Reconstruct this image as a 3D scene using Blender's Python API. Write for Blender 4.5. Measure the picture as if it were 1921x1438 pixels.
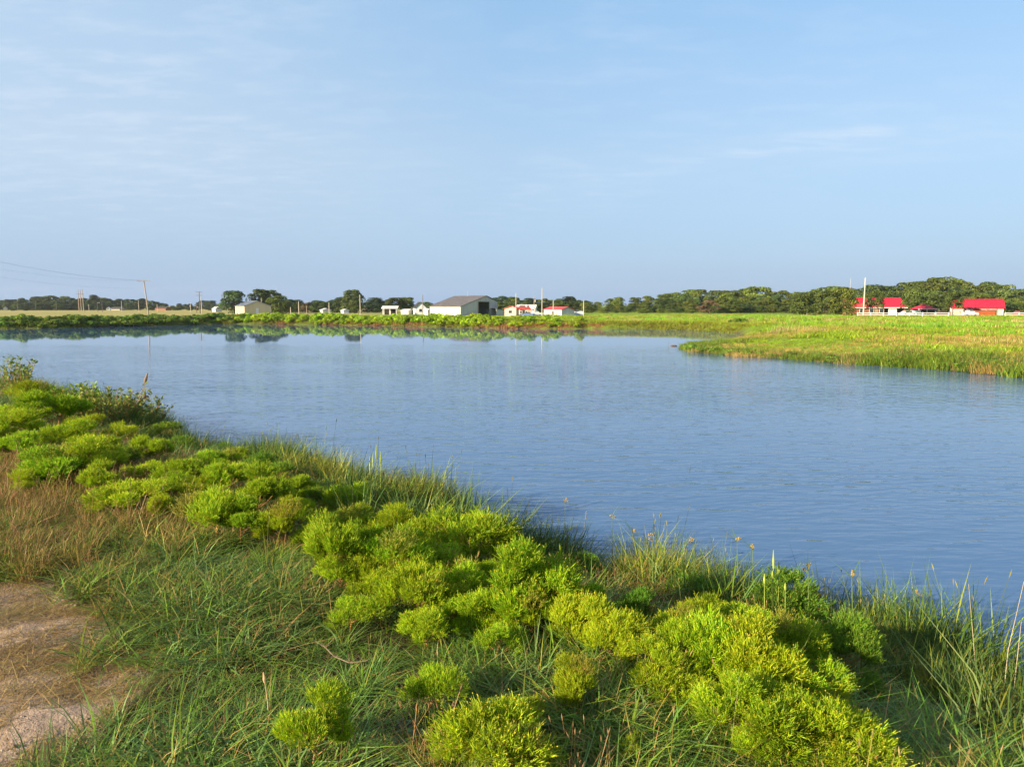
import bpy, bmesh, math, random
import numpy as np
from mathutils import Vector, Matrix
for o in list(bpy.data.objects): bpy.data.objects.remove(o)
sc = bpy.context.scene
R = math.radians
random.seed(7); rng = np.random.default_rng(11)

# ------------------------------------------------------------------ camera
CAM_Z, FPX, PITCH = 4.0, 1281.0, R(6.50)
cam_d = bpy.data.cameras.new('camera'); cam = bpy.data.objects.new('camera', cam_d)
sc.collection.objects.link(cam); sc.camera = cam
cam.location = (0, 0, CAM_Z); cam.rotation_euler = (math.pi/2 - PITCH, 0, 0)
cam_d.sensor_width = 36; cam_d.lens = 36*FPX/1921.0; cam_d.clip_start = 0.1; cam_d.clip_end = 20000

# ------------------------------------------------------------------ light
SUN_EL, SUN_AZ = R(19.0), R(-124)          # azimuth from +Y, clockwise positive: the sun stands to the left, a little behind
sd = Vector((math.sin(SUN_AZ)*math.cos(SUN_EL), math.cos(SUN_AZ)*math.cos(SUN_EL), math.sin(SUN_EL)))
sun_d = bpy.data.lights.new('sun', 'SUN'); sun = bpy.data.objects.new('sun', sun_d); sc.collection.objects.link(sun)
sun_d.energy = 5.0; sun_d.angle = R(0.55); sun_d.color = (1.0, 0.82, 0.56)
sun.rotation_euler = (-sd).to_track_quat('-Z', 'Y').to_euler(); sun.location = (-40, -20, 40)
vs = sc.view_settings; sc.display_settings.display_device = 'sRGB'
vs.view_transform = 'Standard'; vs.look = 'None'; vs.exposure = 1.5; vs.gamma = 1.0; vs.use_curve_mapping = False
cy = sc.cycles; cy.max_bounces = 4; cy.diffuse_bounces = 2; cy.glossy_bounces = 3; cy.transmission_bounces = 3; cy.transparent_max_bounces = 8
cy.volume_bounces = 1; cy.use_adaptive_sampling = True; cy.adaptive_threshold = 0.02; cy.caustics_reflective = False; cy.caustics_refractive = False
try:
    cy.use_denoising = True; cy.denoiser = 'OPENIMAGEDENOISE'; cy.denoising_prefilter = 'ACCURATE'
except Exception: pass

def pixdir(px, py):
    x = (px-960.5)/FPX; y = -(py-719)/FPX
    c, s = math.cos(PITCH), math.sin(PITCH)
    v = Vector((x, c + y*s, -s + y*c)); v.normalize(); return v

w = bpy.data.worlds.new('World'); sc.world = w; w.use_nodes = True
nt = w.node_tree; N = nt.nodes; L = nt.links; N.clear()
def nd(t, **k):
    n = N.new(t)
    for a, b in k.items(): setattr(n, a, b)
    return n
def mth(op, a, b=None, c=None, clamp=False):
    n = nd('ShaderNodeMath', operation=op); n.use_clamp = clamp
    for i, v in enumerate((a, b, c)):
        if v is None: continue
        if isinstance(v, (int, float)): n.inputs[i].default_value = v
        else: L.new(v, n.inputs[i])
    return n.outputs[0]
out = nd('ShaderNodeOutputWorld'); bg = nd('ShaderNodeBackground'); L.new(bg.outputs[0], out.inputs[0])
sky = nd('ShaderNodeTexSky', sky_type='NISHITA'); sky.sun_disc = False
sky.sun_elevation = SUN_EL; sky.sun_rotation = SUN_AZ
sky.air_density = 1.0; sky.dust_density = 0.6; sky.ozone_density = 3.0; sky.altitude = 200
tc = nd('ShaderNodeTexCoord'); sep = nd('ShaderNodeSeparateXYZ'); L.new(tc.outputs['Generated'], sep.inputs[0])
zc = mth('MAXIMUM', sep.outputs[2], 0.0)
# thin even veil of morning haze, thicker towards the horizon
veil = mth('ADD', mth('MULTIPLY', mth('EXPONENT', mth('MULTIPLY', zc, -3.4)), 0.52), 0.46, clamp=True)
def mixc(f, a, b):
    n = nd('ShaderNodeMix', data_type='RGBA')
    for s, v in ((0, f), (6, a), (7, b)):
        if isinstance(v, (int, float)): n.inputs[s].default_value = v
        elif isinstance(v, tuple): n.inputs[s].default_value = (*v, 1)
        else: L.new(v, n.inputs[s])
    return n.outputs[2]
tint = nd('ShaderNodeMix', data_type='RGBA', blend_type='MULTIPLY'); tint.inputs[0].default_value = 1; L.new(sky.outputs[0], tint.inputs[6]); tint.inputs[7].default_value = (1.0, 1.06, 1.08, 1)
cr = nd('ShaderNodeValToRGB'); L.new(zc, cr.inputs[0]); el = cr.color_ramp.elements
for k, (pos, c) in enumerate(((0.0, (.365, .50, .735)), (0.2, (.475, .63, .80)), (0.42, (.37, .655, .95)), (1.0, (.22, .48, .85)))):
    e_ = el[k] if k < 1 else el.new(pos); e_.position = pos; e_.color = (*c, 1)
el.remove(el[-1]) if len(el) > 4 else None
vm = nd('ShaderNodeMix', data_type='RGBA', blend_type='MULTIPLY'); vm.inputs[0].default_value = 1; L.new(cr.outputs[0], vm.inputs[6]); vm.inputs[7].default_value = (5, 5, 5, 1); VEIL = vm.outputs[2]
c1 = mixc(veil, tint.outputs[2], VEIL)
# high thin cloud: the direction is projected on a flat layer, then textured
den = mth('ADD', zc, 0.06)
comb = nd('ShaderNodeCombineXYZ'); L.new(mth('DIVIDE', sep.outputs[0], den), comb.inputs[0]); L.new(mth('DIVIDE', sep.outputs[1], den), comb.inputs[1])
def noise(scale, detail, rough=0.55, vec=None, stretch=None, rot=0):
    mp = nd('ShaderNodeMapping'); L.new(vec or comb.outputs[0], mp.inputs[0])
    mp.inputs['Rotation'].default_value = (0, 0, rot)
    if stretch: mp.inputs['Scale'].default_value = stretch
    n = nd('ShaderNodeTexNoise'); n.inputs['Scale'].default_value = scale; n.inputs['Detail'].default_value = detail; n.inputs['Roughness'].default_value = rough
    L.new(mp.outputs[0], n.inputs[0]); return n.outputs['Fac']
def ramp(v, lo, hi, a=0.0, b=1.0):
    n = nd('ShaderNodeMapRange'); n.interpolation_type = 'SMOOTHSTEP'; L.new(v, n.inputs[0])
    for i, q in zip((1, 2, 3, 4), (lo, hi, a, b)): n.inputs[i].default_value = q
    return n.outputs[0]
big = ramp(noise(0.33, 2), 0.40, 0.66)
fine = ramp(noise(3.2, 4, 0.62, stretch=(1, 1.9, 1), rot=0.5), 0.42, 0.72)
veil2 = mth('MULTIPLY', big, mth('ADD', mth('MULTIPLY', fine, 0.20), 0.08))
# the one feathered cirrus streak
def lay(px, py):
    d = pixdir(px, py); q = d.z + 0.06; return Vector((d.x/q, d.y/q))
A, B = lay(1160, 322), lay(1720, 246); ab = B-A; ln = ab.length; ax = ab/ln; pr = Vector((-ax.y, ax.x))
u = mth('SUBTRACT', mth('ADD', mth('MULTIPLY', mth('DIVIDE', sep.outputs[0], den), ax.x), mth('MULTIPLY', mth('DIVIDE', sep.outputs[1], den), ax.y)), A.dot(ax))
v = mth('SUBTRACT', mth('ADD', mth('MULTIPLY', mth('DIVIDE', sep.outputs[0], den), pr.x), mth('MULTIPLY', mth('DIVIDE', sep.outputs[1], den), pr.y)), A.dot(pr))
v = mth('ADD', v, mth('MULTIPLY', mth('SUBTRACT', noise(0.9, 3), 0.5), 0.22))
along = mth('MULTIPLY', ramp(u, 0, ln*0.75), ramp(u, ln, ln*0.85)) 
across = mth('EXPONENT', mth('MULTIPLY', mth('POWER', mth('DIVIDE', v, 0.13), 2.0), -1.0))
wisp = ramp(noise(2.6, 4, 0.62, stretch=(0.5, 2.4, 1), rot=-math.atan2(ax.y, ax.x)), 0.34, 0.66)
streak = mth('MULTIPLY', mth('MULTIPLY', along, across), mth('MULTIPLY', wisp, 0.6))
west = mth('MULTIPLY', ramp(sep.outputs[0], 0.15, -0.55), mth('ADD', mth('MULTIPLY', fine, 0.22), 0.30))
cl = mth('MULTIPLY', mth('ADD', mth('MAXIMUM', veil2, west), streak, clamp=True), ramp(zc, 0.02, 0.20))
c2 = mixc(cl, c1, (3.95, 4.4, 4.95))
L.new(c2, bg.inputs[0]); bg.inputs[1].default_value = 0.071
w.cycles.sampling_method = 'MANUAL'; w.cycles.sample_map_resolution = 256

# ------------------------------------------------------------------ helpers
MAT = {}
class NB:
    """tiny node builder for a material"""
    def __init__(s, name):
        s.m = bpy.data.materials.new(name); s.m.use_nodes = True; s.t = s.m.node_tree; s.t.nodes.clear()
        s.out = s.n('ShaderNodeOutputMaterial'); MAT[name] = s.m
    def n(s, t, **k):
        x = s.t.nodes.new(t)
        for a, b in k.items(): setattr(x, a, b)
        return x
    def l(s, a, b): s.t.links.new(a, b)
    def set(s, i, v):
        if isinstance(v, (int, float)): i.default_value = v
        elif isinstance(v, tuple): i.default_value = v if len(v) == len(i.default_value) else (*v, 1)
        else: s.l(v, i)
    def math(s, op, a, b=0.0, clamp=False):
        x = s.n('ShaderNodeMath', operation=op); x.use_clamp = clamp; s.set(x.inputs[0], a); s.set(x.inputs[1], b); return x.outputs[0]
    def mix(s, f, a, b, mode='MIX'):
        x = s.n('ShaderNodeMix', data_type='RGBA', blend_type=mode); s.set(x.inputs[0], f); s.set(x.inputs[6], a); s.set(x.inputs[7], b); return x.outputs[2]
    def noise(s, scale, detail=4, rough=0.55, stretch=None, coord='Object', rot=None):
        t = s.n('ShaderNodeTexCoord'); mp = s.n('ShaderNodeMapping'); s.l(t.outputs[coord], mp.inputs[0])
        if stretch: mp.inputs['Scale'].default_value = stretch
        if rot: mp.inputs['Rotation'].default_value = rot
        x = s.n('ShaderNodeTexNoise'); x.inputs['Scale'].default_value = scale; x.inputs['Detail'].default_value = detail; x.inputs['Roughness'].default_value = rough
        s.l(mp.outputs[0], x.inputs[0]); return x.outputs['Fac']
    def ramp(s, v, lo, hi, a=0.0, b=1.0):
        x = s.n('ShaderNodeMapRange'); s.l(v, x.inputs[0])
        for i, q in zip((1, 2, 3, 4), (lo, hi, a, b)): x.inputs[i].default_value = q
        return x.outputs[0]
    def bsdf(s, color, rough=0.6, spec=0.3, metal=0.0, normal=None):
        b = s.n('ShaderNodeBsdfPrincipled'); s.set(b.inputs['Base Color'], color); s.set(b.inputs['Roughness'], rough)
        b.inputs['Specular IOR Level'].default_value = spec; b.inputs['Metallic'].default_value = metal
        if normal: s.l(normal, b.inputs['Normal'])
        return b
    def bump(s, h, strength=0.5, dist=0.02):
        x = s.n('ShaderNodeBump'); x.inputs['Strength'].default_value = strength; x.inputs['Distance'].default_value = dist; s.l(h, x.inputs['Height']); return x.outputs[0]
    def done(s, b): s.l(b.outputs[0] if hasattr(b, 'outputs') else b, s.out.inputs[0]); return s.m

def plain(name, col, rough=0.6, metal=0.0, var=0.25, scale=1.5, spec=0.3, stretch=None):
    b = NB(name); n = b.noise(scale, 4, stretch=stretch)
    dk = tuple(c*(1-var) for c in col); lt = tuple(min(1, c*(1+var)) for c in col)
    return b.done(b.bsdf(b.mix(b.ramp(n, 0.3, 0.7), dk, lt), rough, spec, metal))

def leafmat(name, tint=(1, 1, 1), trans=0.3, rough=0.55, var=0.35, spec=0.25):
    """foliage: the colour comes from the mesh's own per-leaf colour and varies from plant to plant"""
    b = NB(name); a = b.n('ShaderNodeAttribute'); a.attribute_name = 'Col'
    oi = b.n('ShaderNodeObjectInfo')
    hs = b.n('ShaderNodeHueSaturation'); b.l(b.mix(1.0, a.outputs['Color'], tint, 'MULTIPLY'), hs.inputs['Color'])
    b.l(b.ramp(oi.outputs['Random'], 0, 1, (1-var)*.9, (1+var)*.9), hs.inputs['Value'])
    r2 = b.math('FRACT', b.math('MULTIPLY', oi.outputs['Random'], 37.17))
    b.l(b.ramp(r2, 0, 1, 0.478, 0.515), hs.inputs['Hue'])
    pb = b.bsdf(hs.outputs[0], rough, spec); tr = b.n('ShaderNodeBsdfTranslucent'); b.l(hs.outputs[0], tr.inputs[0])
    ms = b.n('ShaderNodeMixShader'); ms.inputs[0].default_value = trans; b.l(pb.outputs[0], ms.inputs[1]); b.l(tr.outputs[0], ms.inputs[2])
    return b.done(ms)

def tag(o, label=None, cat=None, group=None, kind=None):
    if label: o['label'] = label
    if cat: o['category'] = cat
    if group: o['group'] = group
    if kind: o['kind'] = kind
    return o
def link(o, parent=None):
    sc.collection.objects.link(o)
    if parent: o.parent = parent
    return o
def empty(name, loc, rz=0.0):
    o = bpy.data.objects.new(name, None); o.location = loc; o.rotation_euler = (0, 0, rz); o.empty_display_size = 0.3
    return link(o)
def mesh_obj(name, me, parent=None, loc=None):
    o = bpy.data.objects.new(name, me); link(o, parent)
    if loc is not None: o.location = loc
    return o
def npmesh(name, V, F4, F3, mat, cols=None, smooth=False):
    """mesh from numpy arrays: quads F4 (n,4) and tris F3 (n,3), per-vertex colour"""
    V = np.asarray(V, dtype=np.float32); me = bpy.data.meshes.new(name)
    F4 = np.zeros((0, 4), int) if F4 is None or len(F4) == 0 else np.asarray(F4, int)
    F3 = np.zeros((0, 3), int) if F3 is None or len(F3) == 0 else np.asarray(F3, int)
    me.vertices.add(len(V)); me.vertices.foreach_set('co', V.ravel())
    loops = np.concatenate([F4.ravel(), F3.ravel()]).astype(np.int32)
    st = np.concatenate([np.arange(len(F4))*4, len(F4)*4 + np.arange(len(F3))*3]).astype(np.int32)
    me.loops.add(len(loops)); me.loops.foreach_set('vertex_index', loops)
    me.polygons.add(len(st)); me.polygons.foreach_set('loop_start', st)
    if smooth: me.polygons.foreach_set('use_smooth', np.ones(len(st), bool))
    me.update(calc_edges=True)
    if cols is not None:
        a = me.attributes.new('Col', 'FLOAT_COLOR', 'POINT'); c = np.ones((len(V), 4), np.float32); c[:, :3] = cols
        a.data.foreach_set('color', c.ravel())
    if mat: me.materials.append(mat)
    return me

class MB:
    """collects boxes, tubes, polygons into ONE mesh"""
    def __init__(s): s.v = []; s.f = []
    def add(s, vs, fs):
        o = len(s.v); s.v += [tuple(q) for q in vs]; s.f += [tuple(i+o for i in q) for q in fs]; return s
    def box(s, x0, x1, y0, y1, z0, z1):
        return s.add([(x0,y0,z0),(x1,y0,z0),(x1,y1,z0),(x0,y1,z0),(x0,y0,z1),(x1,y0,z1),(x1,y1,z1),(x0,y1,z1)],
                     [(0,3,2,1),(4,5,6,7),(0,1,5,4),(1,2,6,5),(2,3,7,6),(3,0,4,7)])
    def tube(s, pts, rad, n=8, cap=True):
        pts = [Vector(p) for p in pts]; rad = rad if isinstance(rad, (list, tuple)) else [rad]*len(pts); rings = []
        for i, p in enumerate(pts):
            d = (pts[min(i+1, len(pts)-1)] - pts[max(i-1, 0)]).normalized()
            a = d.cross(Vector((0, 0, 1)) if abs(d.z) < 0.9 else Vector((1, 0, 0))).normalized(); b = d.cross(a)
            rings.append([p + (a*math.cos(2*math.pi*k/n) + b*math.sin(2*math.pi*k/n))*rad[i] for k in range(n)])
        fs = [(i*n+k, i*n+(k+1) % n, (i+1)*n+(k+1) % n, (i+1)*n+k) for i in range(len(pts)-1) for k in range(n)]
        if cap: fs += [tuple(range(n))[::-1], tuple((len(pts)-1)*n+k for k in range(n))]
        return s.add([q for r in rings for q in r], fs)
    def prism(s, poly, y0, y1):
        """poly in (x, z) extruded from y0 to y1"""
        n = len(poly)
        return s.add([(x, y0, z) for x, z in poly] + [(x, y1, z) for x, z in poly],
                     [tuple(range(n)), tuple(range(2*n-1, n-1, -1))] + [(i, i+n, (i+1) % n+n, (i+1) % n) for i in range(n)])
    def build(s, name, mat, parent=None, smooth=False, bevel=0):
        me = bpy.data.meshes.new(name); me.from_pydata(s.v, [], s.f); me.update()
        bm = bmesh.new(); bm.from_mesh(me); bmesh.ops.recalc_face_normals(bm, faces=bm.faces)
        if bevel: bmesh.ops.bevel(bm, geom=list(bm.edges), offset=bevel, segments=2, affect='EDGES', clamp_overlap=True)
        bm.to_mesh(me); bm.free()
        if smooth: me.polygons.foreach_set('use_smooth', [True]*len(me.polygons))
        me.materials.append(MAT[mat] if isinstance(mat, str) else mat)
        return mesh_obj(name, me, parent)

def hash2(ix, iy, seed):
    h = (ix.astype(np.int64)*374761393 + iy.astype(np.int64)*668265263 + seed*974634777) & 0xFFFFFFFF
    h = ((h ^ (h >> 13))*1274126177) & 0xFFFFFFFF
    return ((h ^ (h >> 16)) & 0xFFFFFF)/float(0xFFFFFF)
def vnoise(x, y, seed=0):
    x = np.asarray(x, float); y = np.asarray(y, float); ix = np.floor(x); iy = np.floor(y); fx = x-ix; fy = y-iy
    fx = fx*fx*(3-2*fx); fy = fy*fy*(3-2*fy)
    a = hash2(ix, iy, seed); b = hash2(ix+1, iy, seed); c = hash2(ix, iy+1, seed); d = hash2(ix+1, iy+1, seed)
    return (a*(1-fx)+b*fx)*(1-fy) + (c*(1-fx)+d*fx)*fy
def fbm(x, y, seed=0, o=4):
    s = 0; a = 0.5; t = 0
    for i in range(o): s = s + a*vnoise(np.asarray(x)*2**i, np.asarray(y)*2**i, seed+i*17); t += a; a *= 0.5
    return s/t
def sstep(a, b, x):
    t = np.clip((np.asarray(x, float)-a)/(b-a), 0, 1); return t*t*(3-2*t)

def pixz(px, py, z):
    """world point where the photograph's pixel meets the level z"""
    d = pixdir(px, py); t = (z-CAM_Z)/d.z; return Vector((d.x*t, d.y*t, z))
def pixy(px, py, Y):
    d = pixdir(px, py); t = Y/d.y; return Vector((d.x*t, Y, CAM_Z+d.z*t))

# ------------------------------------------------------------------ terrain
SH_NEAR = [(-400,718),(-200,735),(0,745),(60,748),(105,753),(200,790),(310,816),(400,862),(500,898),(620,925),(740,955),(850,995),(925,1050),
           (1050,1088),(1200,1122),(1350,1158),(1500,1196),(1650,1240),(1780,1295),(1921,1362),(2100,1440)]
SH_FAR = [(2150,735),(1921,708),(1750,692),(1600,683),(1450,672),(1380,668),(1300,660),(1281,654),(1286,648),(1330,645),(1375,640),(1392,633),
          (1388,625),(1290,619.5),(1200,617),(1100,616.5),(1000,616.5),(950,616),(850,613.5),(720,611),(600,609),(460,607.5),(400,608),(300,611),
          (200,613),(100,615.5),(0,616.5),(-200,618)]
poly = [pixz(x, y, 0).xy for x, y in SH_NEAR] + [Vector(q) for q in ((14,4.2),(30,0),(60,4),(76,16),(72,28))] + [pixz(x, y, 0).xy for x, y in SH_FAR] + [Vector(q) for q in ((-150,100),(-160,62),(-95,46))]
POLY = np.array([(p.x, p.y) for p in poly])
def shore(x, y):
    """signed distance to the waterline, positive on land"""
    x = np.atleast_1d(np.asarray(x, float)); y = np.atleast_1d(np.asarray(y, float))
    best = np.full(x.shape, 1e18); inside = np.zeros(x.shape, bool); n = len(POLY)
    for i in range(n):
        ax_, ay_ = POLY[i]; bx_, by_ = POLY[(i+1) % n]; dx, dy = bx_-ax_, by_-ay_
        t = np.clip(((x-ax_)*dx + (y-ay_)*dy)/(dx*dx+dy*dy), 0, 1)
        best = np.minimum(best, (x-ax_-t*dx)**2 + (y-ay_-t*dy)**2)
        c = ((ay_ > y) != (by_ > y)); inside ^= c & (x < (bx_-ax_)*(y-ay_)/((by_-ay_) if by_ != ay_ else 1e-9) + ax_)
    d = np.sqrt(best); return np.where(inside, -d, d)
def zg(x, y, d=None):
    x = np.atleast_1d(np.asarray(x, float)); y = np.atleast_1d(np.asarray(y, float))
    if d is None: d = shore(x, y)
    near = 1-sstep(30, 48, y)
    spit = sstep(6, 16, x)*sstep(22, 30, y)*(1-sstep(72, 95, y))
    tip = spit*(1-sstep(24, 32, x))*sstep(46, 54, y)
    H = 1.2*near*(1-spit) + (0.75-0.45*tip)*spit + (1-near)*(1-spit)*1.05
    wdt = 4.6*near*(1-spit) + 6*spit + (1-near)*(1-spit)*3.0
    dd = d + (fbm(x*0.7, y*0.7, 3, 3)-0.5)*0.7*np.clip(1.5-np.abs(d)/3, 0, 1)
    t = np.clip(dd/wdt, 0, 1); land = H*t*(2-t)
    lump = (fbm(x*0.9, y*0.9, 9, 3)-0.5)*0.16*near + (fbm(x*0.05, y*0.05, 5, 3)-0.5)*0.30*(1-near)
    z = np.where(dd > 0, land + lump*t, -0.9*np.clip(-dd/2.2, 0, 1))
    return z
def z1(x, y): return float(zg(x, y)[0])
def pixg(px, py):
    """world point where the photograph's pixel meets the ground"""
    d = pixdir(px, py); t = 1.5*1.012**np.arange(420); k = int(np.argmax(CAM_Z+d.z*t < zg(d.x*t, d.y*t)))
    t = np.linspace(t[max(k-1, 0)], t[k], 60); k = int(np.argmax(CAM_Z+d.z*t < zg(d.x*t, d.y*t))); p = d*float(t[k])
    return Vector((p.x, p.y, CAM_Z+p.z))

# bare track at the lower left, as a polygon on the ground
DIRT = np.array([pixz(x, y, 1.2).xy[:] for x, y in ((-900,1080),(-300,1092),(0,1112),(90,1138),(185,1170),(225,1212),(240,1280),(185,1335),(115,1400),(60,1470),(-10,1700),(-200,2600),(-900,2600))])
def polyd(P, x, y):
    x = np.atleast_1d(np.asarray(x, float)); y = np.atleast_1d(np.asarray(y, float)); best = np.full(x.shape, 1e18); ins = np.zeros(x.shape, bool); n = len(P)
    for i in range(n):
        ax_, ay_ = P[i]; bx_, by_ = P[(i+1) % n]; dx, dy = bx_-ax_, by_-ay_
        t = np.clip(((x-ax_)*dx+(y-ay_)*dy)/(dx*dx+dy*dy+1e-12), 0, 1); best = np.minimum(best, (x-ax_-t*dx)**2+(y-ay_-t*dy)**2)
        ins ^= ((ay_ > y) != (by_ > y)) & (x < (bx_-ax_)*(y-ay_)/((by_-ay_) if by_ != ay_ else 1e-9)+ax_)
    d = np.sqrt(best); return np.where(ins, -d, d)
def dirtf(x, y):
    d = polyd(DIRT, x, y) + (fbm(np.asarray(x)*2.4, np.asarray(y)*2.4, 21, 4)-0.5)*1.5
    return 1-sstep(-0.20, 0.22, d)

def axis(lo, hi, a, b, fine, g):
    q = list(np.arange(a, b, fine)); s = fine; x = b
    while x < hi: q.append(x); s = min(s*g, 90); x += s
    q.append(hi); s = fine; x = a; left = []
    while x > lo: s = min(s*g, 90); x -= s; left.append(x)
    return np.array(sorted(set(left[::-1] + q)))
gx = axis(-2600, 2600, -11, 8, 0.17, 1.06); gy = axis(-60, 4200, 2.4, 22, 0.17, 1.04)
GX, GY = np.meshgrid(gx, gy); fx, fy = GX.ravel(), GY.ravel(); fd = shore(fx, fy); fz = zg(fx, fy, fd)
df = dirtf(fx, fy)*(fy < 14)
fz = fz - 0.05*df + df*(fbm(fx*3.1, fy*5.2, 40, 4)-0.5)*0.15
nx, ny = len(gx), len(gy); ii = np.arange(nx*ny).reshape(ny, nx)
F4 = np.stack([ii[:-1, :-1].ravel(), ii[:-1, 1:].ravel(), ii[1:, 1:].ravel(), ii[1:, :-1].ravel()], 1)
soil = np.array((0.045, 0.034, 0.020)); thatch = np.array((0.055, 0.052, 0.018)); dirt = np.array((0.37, 0.285, 0.225))
straw = np.array((0.29, 0.27, 0.10)); mead = np.array((0.17, 0.25, 0.025)); mud = np.array((0.10, 0.075, 0.05))
n1 = fbm(fx*0.8, fy*0.8, 50, 3)[:, None]; n2 = fbm(fx*0.03, fy*0.06, 51, 4)[:, None]
gc = soil*(1-n1) + thatch*n1
far = sstep(30, 45, fy)[:, None]; leftf = (sstep(-28, -60, fx - 0*fy)*sstep(150, 175, fy))[:, None]
gc = gc*(1-far) + far*(mead*(0.75+0.5*n2))
gc = gc*(1-leftf) + leftf*(straw*(0.8+0.4*n2))
gc = gc*(1-df[:, None]) + df[:, None]*dirt*(0.85+0.3*fbm(fx*2.5, fy*2.5, 60, 3)[:, None])
wet = (1-sstep(0.0, 0.5, fd))[:, None]; gc = gc*(1-wet) + wet*mud*0.8
b = NB('ground'); a = b.n('ShaderNodeAttribute'); a.attribute_name = 'Col'
g1 = b.noise(9, 6, 0.65); g2 = b.noise(55, 4, 0.7)
col = b.mix(1.0, a.outputs['Color'], b.mix(b.ramp(g1, 0.3, 0.7), (0.62, 0.62, 0.64), (1.3, 1.25, 1.2)), 'MULTIPLY')
col = b.mix(b.ramp(g2, 0.55, 0.75, 0, 0.5), col, b.mix(1.0, col, (0.55, 0.5, 0.45), 'MULTIPLY'))
hgt = b.math('ADD', g1, b.math('MULTIPLY', g2, 0.35))
b.done(b.bsdf(col, 0.95, 0.1, normal=b.bump(hgt, 1.0, 0.07)))
gm = npmesh('ground', np.stack([fx, fy, fz], 1), F4, None, MAT['ground'], gc, smooth=True)
tag(mesh_obj('ground', gm), 'grassy pond banks and flat farmland reaching to the trees', 'ground', kind='structure')

# ------------------------------------------------------------------ water
b = NB('pond_water')
tcd = b.n('ShaderNodeTexCoord'); sp = b.n('ShaderNodeSeparateXYZ'); b.l(tcd.outputs['Object'], sp.inputs[0])
def wav(scale, stretch, rot, detail=3, rough=0.5): return b.noise(scale, detail, rough, stretch, 'Object', (0, 0, rot))
r1 = wav(2.3, (0.42, 1.25, 1), R(7), 2, 0.45); r2 = wav(4.6, (0.42, 1.3, 1), R(-9), 2, 0.5); r3 = wav(0.55, (0.5, 1.0, 1), R(20), 2); 
gust = b.ramp(b.noise(0.06, 3, 0.5, (0.6, 1.4, 1), 'Object', (0, 0, R(-20))), 0.32, 0.66, 0.45, 1.15)
calm = b.ramp(sp.outputs[1], 24, 74, 1.0, 0.02)      # the far side lies in the lee of its bank
hh = b.math('ADD', b.math('ADD', r1, b.math('MULTIPLY', r2, 0.5)), b.math('MULTIPLY', r3, 0.8))
bp = b.n('ShaderNodeBump'); bp.inputs['Distance'].default_value = 0.055; b.l(hh, bp.inputs['Height']); b.l(b.math('MULTIPLY', b.math('MULTIPLY', gust, calm), 0.85), bp.inputs['Strength'])
wb = b.bsdf((0.054, 0.115, 0.235), 0.012, 0.5, normal=bp.outputs[0]); wb.inputs['IOR'].default_value = 1.38
b.done(wb)
wv = [(-190, -2, 0), (100, -2, 0), (100, 175, 0), (-190, 175, 0)]
tag(mesh_obj('pond_water', npmesh('pond_water', wv, [(0, 1, 2, 3)], None, MAT['pond_water'])), 'rippled blue farm pond water', 'water', kind='structure')
# ------------------------------------------------------------------ vegetation builders
def blades(n, spread, L0, L1, w0, lean, curve, cols, r=None, tipcol=None, jit=0.18, droop=0.25, levels=(0, .35, .7, 1.0), discr=1.0):
    """n grass blades on a disc: bent tapering strips. returns V, F4, F3, C"""
    r = r or rng
    ang = r.uniform(0, 2*np.pi, n); rad = spread*np.sqrt(r.uniform(0, 1, n)); bx, by = rad*np.cos(ang), rad*np.sin(ang)
    az = ang + r.normal(0, 1.6, n); Ln = r.uniform(L0, L1, n); le = np.abs(r.normal(lean, lean*0.6, n)); cu = np.abs(r.normal(curve, curve*0.6, n))
    wd = w0*r.uniform(0.7, 1.3, n); tw = az + np.pi/2 + r.normal(0, 0.7, n)
    c = np.asarray(cols); ci = c[r.integers(0, len(c), n)]*(1+r.normal(0, jit, n))[:, None]; ci = np.clip(ci, 0.002, 1)
    lv = np.array(levels); V = []; C = []
    tc_ = ci if tipcol is None else ci*0.35 + np.asarray(tipcol)*0.65
    for k, t in enumerate(lv):
        hor = (le*t + cu*t*t)*Ln; up = Ln*(t - droop*cu*t*t)/np.sqrt(1+le*le)
        cx, cy_, cz = bx + hor*np.cos(az), by + hor*np.sin(az), up
        cc = ci*(1-t)+tc_*t
        if k < len(lv)-1:
            ww = wd*0.5*(1-0.75*t**1.6)
            V += [np.stack([cx-ww*np.cos(tw), cy_-ww*np.sin(tw), cz], 1), np.stack([cx+ww*np.cos(tw), cy_+ww*np.sin(tw), cz], 1)]; C += [cc, cc]
        else: V.append(np.stack([cx, cy_, cz], 1)); C.append(cc)
    K = len(lv)-1; V = np.concatenate(V); C = np.concatenate(C); i = np.arange(n)
    F4 = np.concatenate([np.zeros((0, 4), int)] + [np.stack([2*k*n+i, (2*k+1)*n+i, (2*k+3)*n+i, (2*k+2)*n+i], 1) for k in range(K-1)])
    F3 = np.stack([2*(K-1)*n+i, (2*(K-1)+1)*n+i, 2*K*n+i], 1)
    return V, F4, F3, C
def merge(*parts):
    V, F4, F3, C = [], [], [], []; o = 0
    for v, a, t, c in parts:
        V.append(v); C.append(c); o4 = np.asarray(a, int).reshape(-1, 4)+o; o3 = np.asarray(t, int).reshape(-1, 3)+o; F4.append(o4); F3.append(o3); o += len(v)
    return np.concatenate(V), np.concatenate(F4), np.concatenate(F3), np.concatenate(C)
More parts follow.
